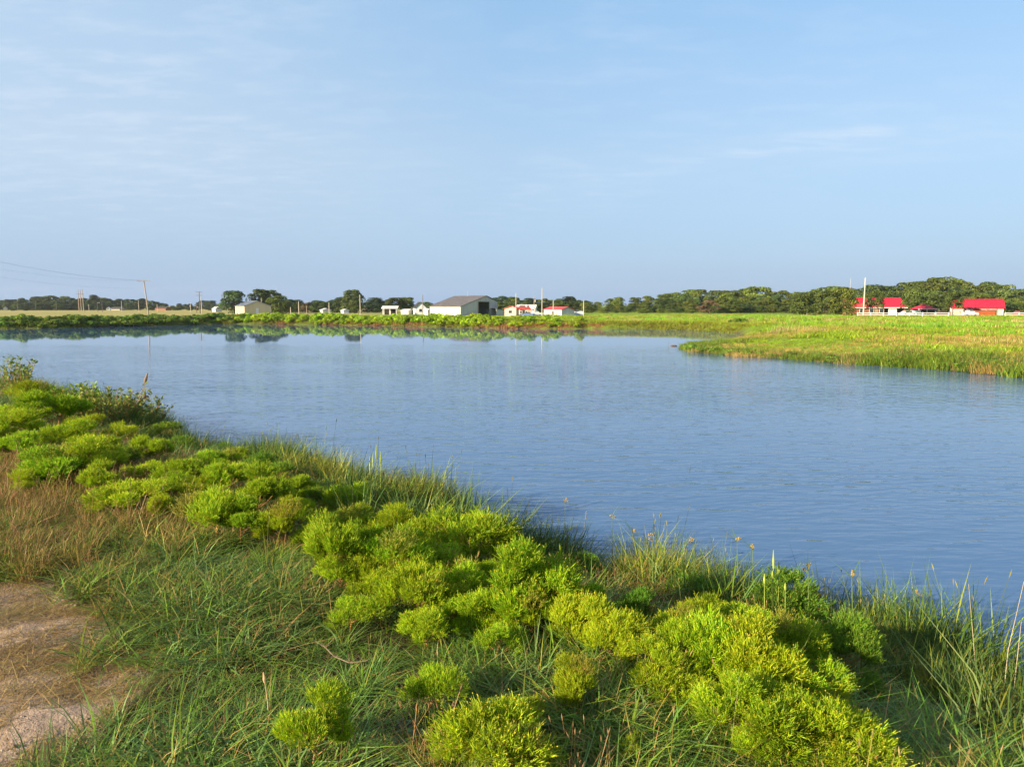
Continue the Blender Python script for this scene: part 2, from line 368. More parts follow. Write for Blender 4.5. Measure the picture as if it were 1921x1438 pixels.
def spikes(n, spread, h0, h1, lean, stalk, head, hl, hw, r=None):
    """thin stalks with a slim seed head on top"""
    r = r or rng; V, F4, F3, C = [], [], [], []; o = 0
    for i in range(n):
        a = r.uniform(0, 6.28); q = spread*math.sqrt(r.uniform()); x, y = q*math.cos(a), q*math.sin(a); h = r.uniform(h0, h1)
        az = r.uniform(0, 6.28); l = abs(r.normal(lean, lean*.6)); dx, dy = math.cos(az)*l*h, math.sin(az)*l*h
        p0 = np.array((x, y, 0)); p1 = np.array((x+dx*.5, y+dy*.5, h*.55)); p2 = np.array((x+dx, y+dy, h)); p3 = p2 + (p2-p1)/np.linalg.norm(p2-p1)*hl
        t = r.uniform(0, 6.28); s = np.array((math.cos(t), math.sin(t), 0)); u = np.array((-s[1], s[0], 0)); pm = (p2+p3)/2
        vs = [p0-s*.0022, p0+s*.0022, p1-s*.0018, p1+s*.0018, p2-s*.0015, p2+s*.0015, pm-s*hw, pm+s*hw, pm-u*hw, pm+u*hw, p3, p2]
        V.append(np.array(vs)); C += [stalk]*6 + [head]*6
        F4 += [(o, o+1, o+3, o+2), (o+2, o+3, o+5, o+4), (o+11, o+7, o+10, o+6), (o+11, o+9, o+10, o+8)]; o += 12
    return np.concatenate(V), np.array(F4), np.zeros((0, 3), int), np.array(C, float)

PROTO = 0
def proto_coll(name, meshes):
    c = bpy.data.collections.new(name)
    for i, me in enumerate(meshes): c.objects.link(bpy.data.objects.new('%s_%02d' % (name, i), me))
    return c
def realize(name, label, cat, P, rot, scl, idx, meshes, var=0.28):
    """uncountable near ground cover: the same clumps, each moved, turned and tinted, joined into one mesh"""
    VV, A4, A3, CC = [], [], [], []; o = 0; P = np.asarray(P); idx = np.asarray(idx)
    for k, me in enumerate(meshes):
        s_ = np.where(idx == k)[0]
        if not len(s_): continue
        n = len(me.vertices); v = np.empty(n*3, np.float32); me.vertices.foreach_get('co', v); v = v.reshape(-1, 3); c = np.empty(n*4, np.float32); me.attributes['Col'].data.foreach_get('color', c); c = c.reshape(-1, 4)[:, :3]
        f4 = np.array([p.vertices[:] for p in me.polygons if p.loop_total == 4]).reshape(-1, 4); f3 = np.array([p.vertices[:] for p in me.polygons if p.loop_total == 3]).reshape(-1, 3)
        q = v[None]*scl[s_][:, None, :]; a = rot[s_, 2]; ca, sa = np.cos(a)[:, None], np.sin(a)[:, None]
        x_, y_ = q[..., 0]*ca-q[..., 1]*sa, q[..., 0]*sa+q[..., 1]*ca; z_ = q[..., 2]; x_ = x_+z_*rot[s_, 0][:, None]; y_ = y_+z_*rot[s_, 1][:, None]
        VV.append((np.stack([x_, y_, z_], 2)+P[s_][:, None, :]).reshape(-1, 3)); CC.append((c[None]*(1+rng.uniform(-var, var, len(s_)))[:, None, None]*(1+rng.normal(0, .05, (len(s_), 1, 3)))).reshape(-1, 3))
        of = (o+np.arange(len(s_))*n)[:, None, None]; A4.append((f4[None]+of).reshape(-1, 4)); A3.append((f3[None]+of).reshape(-1, 3)); o += n*len(s_)
    ob = mesh_obj(name, npmesh(name, np.concatenate(VV), np.concatenate(A4), np.concatenate(A3), MAT['grass_near'], np.clip(np.concatenate(CC), .003, 1)))
    return tag(ob, label, cat, kind='stuff')
def scatter(name, label, cat, P, rot, scl, idx, meshes):
    """uncountable ground cover: one object whose points carry shared small meshes (geometry nodes)"""
    coll = proto_coll('clumps_'+name, meshes); n = len(P)
    me = bpy.data.meshes.new(name); me.vertices.add(n); me.vertices.foreach_set('co', np.asarray(P, np.float32).ravel()); me.update()
    a = me.attributes.new('rot', 'FLOAT_VECTOR', 'POINT'); a.data.foreach_set('vector', np.asarray(rot, np.float32).ravel())
    a = me.attributes.new('scl', 'FLOAT_VECTOR', 'POINT'); a.data.foreach_set('vector', np.asarray(scl, np.float32).ravel())
    a = me.attributes.new('idx', 'INT', 'POINT'); a.data.foreach_set('value', np.asarray(idx, np.int32))
    o = mesh_obj(name, me)
    g = bpy.data.node_groups.new('scatter_'+name, 'GeometryNodeTree')
    g.interface.new_socket('Geometry', in_out='INPUT', socket_type='NodeSocketGeometry'); g.interface.new_socket('Geometry', in_out='OUTPUT', socket_type='NodeSocketGeometry')
    gi = g.nodes.new('NodeGroupInput'); go = g.nodes.new('NodeGroupOutput'); ip = g.nodes.new('GeometryNodeInstanceOnPoints')
    ci = g.nodes.new('GeometryNodeCollectionInfo'); ci.inputs['Collection'].default_value = coll; ci.inputs['Separate Children'].default_value = True; ci.inputs['Reset Children'].default_value = True
    g.links.new(gi.outputs[0], ip.inputs['Points']); g.links.new(ci.outputs[0], ip.inputs['Instance']); ip.inputs['Pick Instance'].default_value = True
    for nm, ty, sk in (('rot', 'FLOAT_VECTOR', 'Rotation'), ('scl', 'FLOAT_VECTOR', 'Scale'), ('idx', 'INT', 'Instance Index')):
        x = g.nodes.new('GeometryNodeInputNamedAttribute'); x.data_type = ty; x.inputs['Name'].default_value = nm
        if nm == 'rot':
            e = g.nodes.new('FunctionNodeEulerToRotation'); g.links.new(x.outputs[0], e.inputs[0]); g.links.new(e.outputs[0], ip.inputs[sk])
        else: g.links.new(x.outputs[0], ip.inputs[sk])
    g.links.new(ip.outputs[0], go.inputs[0])
    md = o.modifiers.new('scatter', 'NODES'); md.node_group = g
    return tag(o, label, cat, kind='stuff')
def srot(n, tilt=0.12): return np.stack([rng.normal(0, tilt, n), rng.normal(0, tilt, n), rng.uniform(0, 6.283, n)], 1)
def sscl(n, lo, hi, zlo=0.8, zhi=1.2):
    s = rng.uniform(lo, hi, n); return np.stack([s, s, s*rng.uniform(zlo, zhi, n)], 1)
HALF = math.tan(R(36.87))*1.10
def in_view(x, y, m=0.6): return np.abs(x) < y*HALF + m
def sample(n, x0, x1, y0, y1, dens):
    """rejection sampling with a density function in 0..1; returns x, y, shore distance"""
    x = rng.uniform(x0, x1, n); y = rng.uniform(y0, y1, n); k = in_view(x, y); x, y = x[k], y[k]; d = shore(x, y)
    k = rng.uniform(0, 1, len(x)) < dens(x, y, d); return x[k], y[k], d[k]

leafmat('grass_blade', trans=0.32, rough=0.45, var=0.30, spec=0.3)
leafmat('grass_near', trans=0.18, rough=0.5, var=0.0, spec=0.2)
leafmat('weed_leaf', trans=0.34, rough=0.6, var=0.15, spec=0.15)
leafmat('tree_leaf', tint=(.80, .80, .80), trans=0.22, rough=0.6, var=0.32, spec=0.2)
leafmat('bank_leaf', trans=0.30, rough=0.6, var=0.25, spec=0.15)
plain('weed_stem', (0.36, 0.19, 0.07), 0.8, var=0.35, scale=20)
plain('bark', (0.13, 0.095, 0.065), 0.9, var=0.35, scale=2.0, stretch=(1, 1, 0.2))

GREEN = [(0.125, 0.225, 0.020), (0.160, 0.260, 0.024), (0.09, 0.165, 0.022), (0.20, 0.255, 0.022)]
BLUEG = [(0.11, 0.205, 0.042), (0.145, 0.25, 0.070), (0.085, 0.165, 0.030)]
OLIVE = [(0.19, 0.21, 0.025), (0.24, 0.235, 0.03), (0.15, 0.19, 0.02)]
TAN = [(0.38, 0.25, 0.085), (0.44, 0.30, 0.12), (0.31, 0.19, 0.065), (0.30, 0.24, 0.06), (0.27, 0.16, 0.06)]
STRAW = [(0.46, 0.36, 0.17), (0.52, 0.40, 0.20)]
GB = MAT['grass_blade']
def gmesh(nm, *parts): V, a, t, c = merge(*parts); return npmesh(nm, V, a, t, GB, c)

# --- near bank: turf of fine bent blades
T3L = dict(levels=(0, .55, 1.0))
short = [gmesh('turf', blades(44, 0.16, 0.05, 0.24, 0.0085, 0.7, 0.9, GREEN+BLUEG[:1], **T3L), blades(14, 0.14, 0.08, 0.22, 0.005, 0.8, 0.5, TAN, **T3L)) for i in range(4)]
short += [gmesh('turf', blades(42, 0.16, 0.08, 0.22, 0.0085, 0.7, 1.0, BLUEG+GREEN[:1], **T3L), blades(12, 0.15, 0.1, 0.22, 0.005, 0.8, 0.5, TAN, **T3L)) for i in range(3)]
short += [gmesh('turf', blades(44, 0.16, 0.08, 0.22, 0.007, 0.7, 0.7, OLIVE+GREEN[:2], **T3L), blades(18, 0.14, 0.10, 0.25, 0.0055, 0.6, 0.5, TAN, **T3L), spikes(1, .1, .16, .28, .3, (0.2,0.15,0.04), (0.30,0.22,0.09), .04, .003)) for i in range(3)]
def dn_short(x, y, d):
    q = fbm(x*0.9, y*0.9, 70, 3); f = np.clip(1-dirtf(x, y)*1.05, 0, 1)
    return (d > 0.25)*(y < 34)*f*np.clip(0.55+0.9*(q-0.35), 0.2, 1)*np.where(y > 13, 0.35, np.where(y > 8, .62, 0.88))
x, y, d = sample(76000, -24, 9, 2.6, 32, dn_short)
kind_n = fbm(x*0.45, y*0.45, 77, 3) + rng.normal(0, 0.10, len(x))
gold = np.exp(-(((x+7.2)/3.6)**2 + ((y-9.5)/3.4)**2))        # the drier end of the bank
kk = kind_n + 0.33*gold
idx = np.where(kk > 0.60, 7+rng.integers(0, 3, len(x)), np.where(kk < 0.40, 4+rng.integers(0, 3, len(x)), rng.integers(0, 4, len(x))))
edge = np.clip(dirtf(x, y)*2, 0, 0.6)
lush = (0.65+0.8*sstep(.35, .65, fbm(x*1.3, y*1.3, 207, 2)))[:, None]
s = sscl(len(x), 0.7, 1.3)*lush*(1-edge)[:, None]*np.where(y > 13, 1.5, np.where(y > 8, 1.15, 1.0))[:, None]
realize('bank_grass', 'low bent green grass covering the near bank', 'grass', np.stack([x, y, zg(x, y)-0.01], 1), srot(len(x)), s, idx, short)
print('turf', len(x))

# --- dry golden-brown grass patches
dry = [gmesh('dry', blades(44, 0.16, 0.12, 0.34, 0.0065, 0.40, 0.45, TAN+OLIVE[:2], **T3L), blades(14, 0.15, 0.15, 0.35, 0.006, 0.4, 0.5, OLIVE, **T3L), spikes(5, .12, .22, .38, .25, (0.3,0.19,0.07), (0.38,0.26,0.12), .05, .0035)) for i in range(4)]
def dn_dry(x, y, d):
    q = fbm(x*0.55, y*0.55, 81, 3); g = np.exp(-(((x+7.4)/3.3)**2 + ((y-9.3)/3.2)**2))
    return (d > 1.6)*(y < 30)*np.clip(1-dirtf(x, y)*1.3, 0, 1)*np.clip(sstep(0.50, 0.66, q)*0.30 + g*0.95*sstep(0.36, 0.5, q), 0, 1)
x, y, d = sample(30000, -24, 9, 3, 30, dn_dry)
realize('dry_grass', 'golden brown dry grass patches on the near bank', 'grass', np.stack([x, y, zg(x, y)-0.01], 1), srot(len(x)), sscl(len(x), 0.7, 1.15), rng.integers(0, 4, len(x)), dry)
print('dry', len(x))

# --- straw litter on the bare track
lit = [gmesh('litter', blades(34, 0.17, 0.02, 0.085, 0.0045, 3.5, 0.4, TAN+[(.2,.15,.1),(.16,.11,.07)], levels=(0, .5, 1.0))) for i in range(3)]
def dn_lit(x, y, d):
    q = dirtf(x, y); return (q > 0.15)*np.clip(sstep(0.42, 0.62, fbm(x*1.6, y*3.0, 91, 3)), 0, 1)*0.8
x, y, d = sample(9000, -9, -0.5, 2.6, 9, dn_lit)
zz = zg(x, y) - 0.05*dirtf(x, y) + dirtf(x, y)*(fbm(x*3.1, y*5.2, 40, 4)-0.5)*0.15
realize('straw_litter', 'flattened dry straw lying on the bare track', 'straw', np.stack([x, y, zz+0.004], 1), srot(len(x), 0.1), sscl(len(x), 0.6, 1.2), rng.integers(0, 3, len(x)), lit)

# --- clods and small stones on the bare track
def clod(seed):
    r = np.random.default_rng(seed); V = np.array([(1,0,0),(-1,0,0),(0,1,0),(0,-1,0),(0,0,.8),(0,0,-.6),(.7,.7,.4),(-.7,.6,.3)], float)*r.uniform(.6, 1.2, (8, 1)); V[:, 2] *= .7
    F = np.array([(0,6,4),(6,2,4),(2,7,4),(7,1,4),(1,3,4),(3,0,4),(0,2,6),(2,1,7),(0,3,5),(3,1,5),(1,2,5),(2,0,5)]); c = np.array([(.36,.27,.20),(.27,.19,.13),(.42,.34,.27)])[seed % 3]
    return npmesh('clod', V, None, F, GB, np.repeat(c[None], 8, 0))
x, y, d = sample(9000, -8, -0.5, 2.6, 9, lambda x, y, d: (dirtf(x, y) > .4)*np.clip(.15+1.2*sstep(.5, .7, fbm(x*1.8, y*1.8, 240, 3)), 0, 1))
zz = zg(x, y) - 0.05*dirtf(x, y) + dirtf(x, y)*(fbm(x*3.1, y*5.2, 40, 4)-0.5)*0.15
realize('soil_clods', 'small soil clods scattered over the bare track', 'soil', np.stack([x, y, zz], 1), srot(len(x), .2), sscl(len(x), .4, 1.0)*(0.006+0.022*rng.uniform(0, 1, len(x))**4)[:, None], rng.integers(0, 3, len(x)), [clod(i) for i in range(3)])
# --- tall grass and sedge along the near waterline
tall = [gmesh('shore', blades(42, 0.15, 0.28, 0.72, 0.011, 0.16, 0.35, [(.06,.13,.025),(.08,.16,.035),(.10,.18,.02),(.05,.11,.03),(.15,.19,.02)], levels=(0, .5, 1.0))) for i in range(3)]
tall += [gmesh('shore', blades(40, 0.15, 0.28, 0.62, 0.010, 0.18, 0.4, OLIVE+GREEN[:1], **T3L), blades(6, 0.15, 0.25, 0.5, 0.007, 0.2, 0.3, TAN[:3], **T3L)) for i in range(2)]
tall += [gmesh('shore', blades(16, 0.12, 0.35, 0.8, 0.013, 0.12, 0.5, BLUEG+GREEN), spikes(2, .1, .5, .85, .12, (0.1,0.14,0.04), (0.25,0.24,0.07), .06, .005))]
def dn_tall(x, y, d):
    q = fbm(x*0.8, y*0.8, 95, 3); f = np.exp(-((d-0.45)/0.85)**2); return (d > -0.35)*(y < 34)*f*np.clip(0.45+1.5*(q-0.32), 0.08, 1)*np.where(y < 15, .9, .4)
x, y, d = sample(150000, -24, 10, 4.5, 34, dn_tall)
q = fbm(x*0.6, y*0.6, 99, 2)+rng.normal(0, .06, len(x))
idx = np.where(rng.uniform(0, 1, len(x)) < 0.08, 5, np.where(q > 0.53, 3+rng.integers(0, 2, len(x)), rng.integers(0, 3, len(x))))
realize('shore_grass', 'tall dark green grass rising from the near waterline', 'grass', np.stack([x, y, np.maximum(zg(x, y), -0.25)-0.01], 1), srot(len(x), 0.10), sscl(len(x), 0.65, 1.1)*(0.7+0.8*sstep(.35, .65, fbm(x*1.1, y*1.1, 217, 3)))[:, None], idx, tall)
print('tall', len(x))

# --- long arching grass among the weeds towards the right end of the bank
arch = [gmesh('arch', blades(15, 0.10, 0.35, 0.62, 0.013, 0.35, 0.75, BLUEG, droop=0.55), blades(4, .08, .4, .65, .009, .25, .3, OLIVE), spikes(1, .05, .5, .7, .12, (0.12,0.15,0.04), (0.20,0.24,0.06), .09, .004)) for i in range(4)]
def dn_arch(x, y, d): return (d > 0.5)*(d < 5.5)*(1-dirtf(x, y))*np.clip(0.10 + 0.5*sstep(1.0, 4.0, x) + 0.3*sstep(0.55, 0.7, fbm(x*.7, y*.7, 120, 3)), 0, 1)
x, y, d = sample(2600, -12, 9, 2.6, 17, dn_arch)
realize('arching_grass', 'long arching blue green grass between the near weed bushes', 'grass', np.stack([x, y, zg(x, y)-0.01], 1), srot(len(x), 0.1), sscl(len(x), 0.55, 1.0), rng.integers(0, 4, len(x)), arch)

# --- spit and meadow across the water
LIME = [(0.165, 0.315, 0.016), (0.205, 0.345, 0.020), (0.125, 0.265, 0.015)]
fr = [gmesh('fringe', blades(34, 0.45, 0.35, 1.0, 0.035, 0.22, 0.4, [(.10,.17,.02),(.13,.19,.02),(.17,.20,.02)], levels=(0, .5, 1.0))) for i in range(2)]
fr += [gmesh('fringe', blades(30, 0.45, 0.3, 0.95, 0.035, 0.25, 0.4, [(.07,.13,.02),(.10,.17,.02)], levels=(0, .5, 1.0)), blades(10, .4, .4, .9, .03, .2, .3, TAN, levels=(0, .5, 1.0))) for i in range(2)]
fr += [gmesh('fringe', blades(30, 0.45, 0.3, 0.85, 0.03, 0.25, 0.3, TAN[:3]+OLIVE[:1], levels=(0, .5, 1.0))) for i in range(1)]
FRH = lambda x, y: np.where((x < 30) & (y > 48), 0.66, 0.75+0.7*fbm(x*.5, y*.5, 145, 2))
def dn_fr(x, y, d): return (d > -0.3)*(d < 4.2)*np.clip(1.1-d/4.0, 0.1, 1)*(0.5+0.5*sstep(.35, .6, fbm(x*.25, y*.25, 140, 3)))*np.where(y > 80, 0.35, 1.0)
x, y, d = sample(44000, 12, 62, 28, 82, dn_fr)
q = fbm(x*.16, y*.3, 150, 3)+rng.normal(0, .07, len(x)); idx = np.where(q > .60, 4, np.where(q > .47, 2+rng.integers(0, 2, len(x)), rng.integers(0, 2, len(x))))
realize('spit_fringe_grass', 'thick yellow green grass hanging over the spit waterline', 'grass', np.stack([x, y, np.maximum(zg(x, y), -0.2)], 1), srot(len(x), .1), sscl(len(x), .5, .95)*FRH(x, y)[:, None], idx, fr)
print('fringe', len(x))
md = [gmesh('meadow', blades(40, 0.8, 0.18, 0.42, 0.07, 0.35, 0.3, LIME, levels=(0, 1.0))) for i in range(3)]
md += [gmesh('meadow', blades(40, 0.8, 0.16, 0.38, 0.065, 0.35, 0.3, OLIVE+LIME[:1], levels=(0, 1.0))) for i in range(2)]
md += [gmesh('meadow', blades(40, 0.8, 0.2, 0.42, 0.05, 0.3, 0.3, STRAW[:1]+TAN[:2]+OLIVE+LIME, levels=(0, 1.0)))  for i in range(2)]
def dn_md(x, y, d): return (d > 1.5)*np.where(y < 90, 1.0, np.where(y < 130, 0.42, 0.20))
x, y, d = sample(70000, 0, 165, 30, 205, dn_md)
k = ~((x < 12) & (y < 100)) & (x > 18 - 0*y) | (y > 118); x, y, d = x[k], y[k], d[k]
q = fbm(x*.07, y*.14, 160, 4)+rng.normal(0, .05, len(x)) - 0.10*np.exp(-((d-7)/5)**2)*0
band = np.exp(-((d-5.5)/3.5)**2)*(y < 80)
qq = q+0.10*band
idx = np.where(qq > .60, 5+rng.integers(0, 2, len(x)), np.where(qq > .50, 3+rng.integers(0, 2, len(x)), rng.integers(0, 3, len(x))))
realize('meadow_weeds', 'lime green weeds and pale grass filling the meadow', 'weeds', np.stack([x, y, zg(x, y)], 1), srot(len(x), .1), sscl(len(x), .7, 1.15)*(np.where((x < 32) & (y > 46) & (y < 70), .5, .55+1.0*sstep(.35, .7, fbm(x*.22, y*.12, 165, 3))))[:, None], idx, md)
print('meadow', len(x))
# taller stalks standing in drifts over the meadow
st_ = [gmesh('stalks', blades(20, 0.5, 0.45, 0.85, 0.05, 0.12, 0.12, LIME, levels=(0, .5, 1.0))) for i in range(3)]
st_ += [gmesh('stalks', blades(20, 0.5, 0.45, 0.8, 0.035, 0.15, 0.2, STRAW+TAN[:1]+OLIVE, levels=(0, .5, 1.0)))]
def dn_st(x, y, d): return (d > 3.5)*sstep(.48, .60, fbm(x*.12, y*.07, 180, 3))*np.where(y < 100, 1.0, .45)
x, y, d = sample(22000, 18, 150, 34, 185, dn_st); k = ~((x < 34) & (y > 44) & (y < 78)); x, y, d = x[k], y[k], d[k]
idx = np.where(fbm(x*.09, y*.12, 183, 3)+rng.normal(0, .05, len(x)) > .58, 3, rng.integers(0, 3, len(x)))
realize('meadow_stalks', 'taller lime green stalks standing in drifts in the meadow', 'weeds', np.stack([x, y, zg(x, y)], 1), srot(len(x), .08), sscl(len(x), .6, 1.1), idx, st_)
print('stalks', len(x))
# far bank: dry orange grass at the water's edge and rough grass behind the shrubs
fb = [gmesh('far', blades(26, 0.8, 0.3, 0.75, 0.07, 0.3, 0.4, [(0.42,0.26,0.09),(0.34,0.20,0.07),(0.30,0.24,0.06)], levels=(0, 1.0))) for i in range(2)]
fb += [gmesh('far', blades(26, 0.8, 0.25, 0.65, 0.07, 0.3, 0.4, OLIVE+GREEN[:2], levels=(0, 1.0))) for i in range(2)]
fb += [gmesh('far', blades(26, 0.8, 0.25, 0.6, 0.07, 0.3, 0.3, LIME+OLIVE, levels=(0, 1.0))) for i in range(2)]
def dn_fb(x, y, d): return (y > 95)*(d > -0.2)*(d < 9)*np.clip(1.15-d/8, .15, 1)
x, y, d = sample(95000, -130, 48, 100, 170, dn_fb)
q = fbm(x*.14, y*.14, 170, 3)+rng.normal(0, .05, len(x)); east = sstep(-62, -50, x)
idx = np.where((d < 1.3)*(x < 16)*(east > .5)*(q+0.10*east > .60), rng.integers(0, 2, len(x)), np.where(q+0.2*sstep(2, 5, d)*east > .55, 4+rng.integers(0, 2, len(x)), 2+rng.integers(0, 2, len(x))))
realize('far_bank_grass', 'rough green and dry orange grass along the far waterline', 'grass', np.stack([x, y, np.maximum(zg(x, y), -0.2)], 1), srot(len(x), .1), sscl(len(x), .5, 1.0), idx, fb)
print('farbank', len(x))

# ------------------------------------------------------------------ shrubs on the far bank (things)
def leaf_blob(lobes, per, size, cols, r, up=0.35, shell=0.72, fat=0.55):
    """leaf-sized quads spread through lobes; lobes: (centre, radii)"""
    V, C = [], []
    for (c, rd) in lobes:
        n = per; v = r.normal(0, 1, (n, 3)); v /= np.linalg.norm(v, axis=1)[:, None]; v[:, 2] = np.where(v[:, 2] < -0.45, -v[:, 2], v[:, 2])
        q = (shell + (1.05-shell)*r.uniform(0, 1, n)**0.6)[:, None]; p = np.asarray(c) + v*np.asarray(rd)*q
        nn = v + r.normal(0, 0.55, (n, 3)) + np.array((0, 0, up)); nn /= np.linalg.norm(nn, axis=1)[:, None]
        a = np.cross(nn, r.normal(0, 1, (n, 3))); a /= np.linalg.norm(a, axis=1)[:, None]; bb = np.cross(nn, a); s = size*r.uniform(0.6, 1.35, n)[:, None]
        quad = np.stack([p-a*s, p-bb*s*fat, p+a*s, p+bb*s*fat], 1); V.append(quad.reshape(-1, 3))
        cc = np.asarray(cols)[r.integers(0, len(cols), n)]*(r.uniform(0.65, 1.4)*(1+r.normal(0, .15, n)))[:, None]; C.append(np.repeat(np.clip(cc, .003, 1), 4, 0))
    V = np.concatenate(V); C = np.concatenate(C); F = np.arange(len(V)).reshape(-1, 4); return V, F, np.zeros((0, 3), int), C
def shrub_mesh(cols, seed, n=11):
    r = np.random.default_rng(seed); lobes = []
    for i in range(n):
        a = r.uniform(0, 6.28); q = 0.62*math.sqrt(r.uniform()); lobes.append(((q*math.cos(a), q*math.sin(a), r.uniform(0.3, 0.78)-0.28*q), (r.uniform(.24, .38), r.uniform(.24, .38), r.uniform(.2, .3))))
    V, F, T, C = leaf_blob(lobes, 95, 0.075, cols, r, 0.4)
    b2 = blades(26, 0.55, 0.3, 0.6, 0.03, 0.4, 0.2, [(0.2,0.12,0.05),(0.14,0.12,0.03)], r)
    V, F, T, C = merge((V, F, T, C), b2); return npmesh('shrub_foliage', V, F, T, MAT['bank_leaf'], C)
SH_L = [shrub_mesh([(0.10,0.19,0.022),(0.14,0.24,0.03),(0.08,0.16,0.03),(0.21,0.29,0.03)], 300+i) for i in range(4)]
SH_R = [shrub_mesh([(0.27,0.42,0.018),(0.33,0.46,0.02),(0.20,0.34,0.018)], 320+i) for i in range(5)]
far_line = [(-20,616.5),(100,615.5),(200,613),(300,611),(400,608),(460,607.5),(600,609),(720,611),(850,613.5),(950,616),(1000,616.5),(1100,616.5)]
def far_y(px): return float(np.interp(px, [p[0] for p in far_line], [p[1] for p in far_line]))
cnt = 0
for row, (back, step, s0, s1) in enumerate(((0.9, 15, 1.2, 1.7), (3.0, 15, 1.35, 1.9), (5.6, 17, 1.35, 1.9))):
    px = -25.0
    while px < 1090:
        px += step*random.uniform(0.6, 1.4)
        if px > 930 and random.random() < (0.35 if px < 1000 else 0.75): continue
        p = pixz(px, far_y(px), 0); q = Vector((p.x, p.y)); dirn = q.normalized(); q = q + dirn*(back+random.uniform(-.8, .8))
        left = px < 455 + random.uniform(-25, 25)
        sz = random.uniform(s0, s1)*(0.82 if px > 930 else 1.0)
        if left: sz *= 0.88
        o = mesh_obj('bank_shrub', random.choice(SH_L if left else SH_R), loc=(q.x, q.y, max(0.05, z1(q.x, q.y))-0.15))
        o.scale = (sz*random.uniform(.95, 1.35), sz*random.uniform(.95, 1.35), sz*random.uniform(.8, 1.1)); o.rotation_euler = (0, 0, random.uniform(0, 6.28)); cnt += 1
        if left: tag(o, 'dark green shrub in the hedge-like row on the far bank, under the wires', 'shrub', 'dark shrubs along the western far bank')
        else: tag(o, 'yellow-green rounded weed shrub lining the far bank in front of the barns', 'shrub', 'yellow-green shrubs along the far bank')
for px, py, back, sz, lb in ((1296,659,.6,.85,'olive-green clump at the very tip of the grassy spit'), (1318,662,.7,.75,'low yellow-green clump second from the spit\'s tip'), (1345,664,.8,.8,'rounded green clump on the spit, third from its tip'),
                          (1372,667,.8,.7,'small olive clump on the spit, fourth from its tip'), (1388,622,1.2,1.35,'dark green bush at the head of the small inlet behind the spit'), (1375,622,1.5,1.0,'smaller bush left of the dark one at the inlet head')):
    p = pixz(px, py, 0); q = p.xy + p.xy.normalized()*back; o = mesh_obj('spit_shrub', random.choice(SH_L), loc=(q.x, q.y, max(0.0, z1(q.x, q.y))-.1)); o.scale = (sz*1.2, sz*1.1, sz*.9); o.rotation_euler = (0, 0, random.uniform(0, 6)); tag(o, lb, 'shrub')
for k in range(20):
    px = 1400+k*27+random.uniform(-9, 9); py = float(np.interp(px, [1380,1450,1600,1750,1921], [668,672,683,692,708])); p = pixz(px, py, 0); q = p.xy + p.xy.normalized()*random.uniform(.3, 1.6); sz = random.uniform(.45, .8)
    o = mesh_obj('waterline_clump', random.choice(SH_L), loc=(q.x, q.y, max(0.0, z1(q.x, q.y))-.12)); o.scale = (sz*random.uniform(1, 1.5), sz, sz*random.uniform(.7, 1.05)); o.rotation_euler = (0, 0, random.uniform(0, 6)); tag(o, 'leafy olive clump hanging over the waterline along the spit\'s long front edge', 'shrub', 'clumps along the spit front')
print('shrubs', cnt)

# ------------------------------------------------------------------ trees
def tree_meshes(seed, cols, wide=0.42, low=0.22, nl=24, per=150, ls=0.027):
    """unit-height tree: crown of leaf clumps, trunk with limbs"""
    r = np.random.default_rng(seed); lobes = []
    for i in range(nl):
        t = (i+r.uniform(0, 1))/nl; z = low + (0.97-low)*t
        prof = wide*(math.sin(math.pi*(0.22+0.74*t))**0.6); a = r.uniform(0, 6.28); q = prof*math.sqrt(r.uniform(0.25, 1))*0.80
        rr = r.uniform(0.105, 0.19)*(1.15-0.3*t); lobes.append(((q*math.cos(a), q*math.sin(a), min(z, 0.97-rr*0.6)), (rr*1.25, rr*1.25, rr*0.85)))
    V, F, T, C = leaf_blob(lobes, per, ls, cols, r, 0.35, 0.72, 0.7)
    crown = npmesh('tree_crown', V, F, T, MAT['tree_leaf'], C)
    m = MB(); m.tube([(0, 0, -0.02), (r.uniform(-.01, .01), 0, low), (r.uniform(-.03, .03), r.uniform(-.02, .02), 0.62)], [0.028, 0.02, 0.006], 7)
    for i in range(6):
        c = lobes[r.integers(0, nl)][0]; z0 = r.uniform(low*0.7, low+0.18); m.tube([(0, 0, z0), (c[0]*.5, c[1]*.5, (z0+c[2])/2-0.01), c], [0.012, 0.008, 0.003], 5)
    me = bpy.data.meshes.new('tree_trunk'); me.from_pydata(m.v, [], m.f); me.update(); me.materials.append(MAT['bark']); return crown, me
OAK = [(0.075,0.115,0.022),(0.095,0.14,0.026),(0.06,0.10,0.022)]; WOODY = [(0.125,0.175,0.024),(0.10,0.15,0.022),(0.16,0.20,0.03)]; DK = [(0.030,0.062,0.026),(0.042,0.075,0.028)]
LT = [(0.10,0.17,0.04),(0.075,0.14,0.035),(0.13,0.19,0.05)]; BRN = [(0.15,0.11,0.05),(0.12,0.10,0.045),(0.17,0.12,0.06)]
TP = {'oak': [tree_meshes(400+i, OAK, 0.46, 0.08, 30) for i in range(4)], 'wood': [tree_meshes(410+i, WOODY, 0.48, 0.05, 32) for i in range(5)],
      'dark': [tree_meshes(420+i, DK, 0.46, 0.05, 30) for i in range(4)], 'light': [tree_meshes(430+i, LT, 0.42, 0.06, 34) for i in range(2)],
      'brown': [tree_meshes(440+i, BRN, 0.42, 0.12, 22) for i in range(2)], 'open': [tree_meshes(450+i, OAK, 0.50, 0.34, 26) for i in range(2)]}
NT = 0
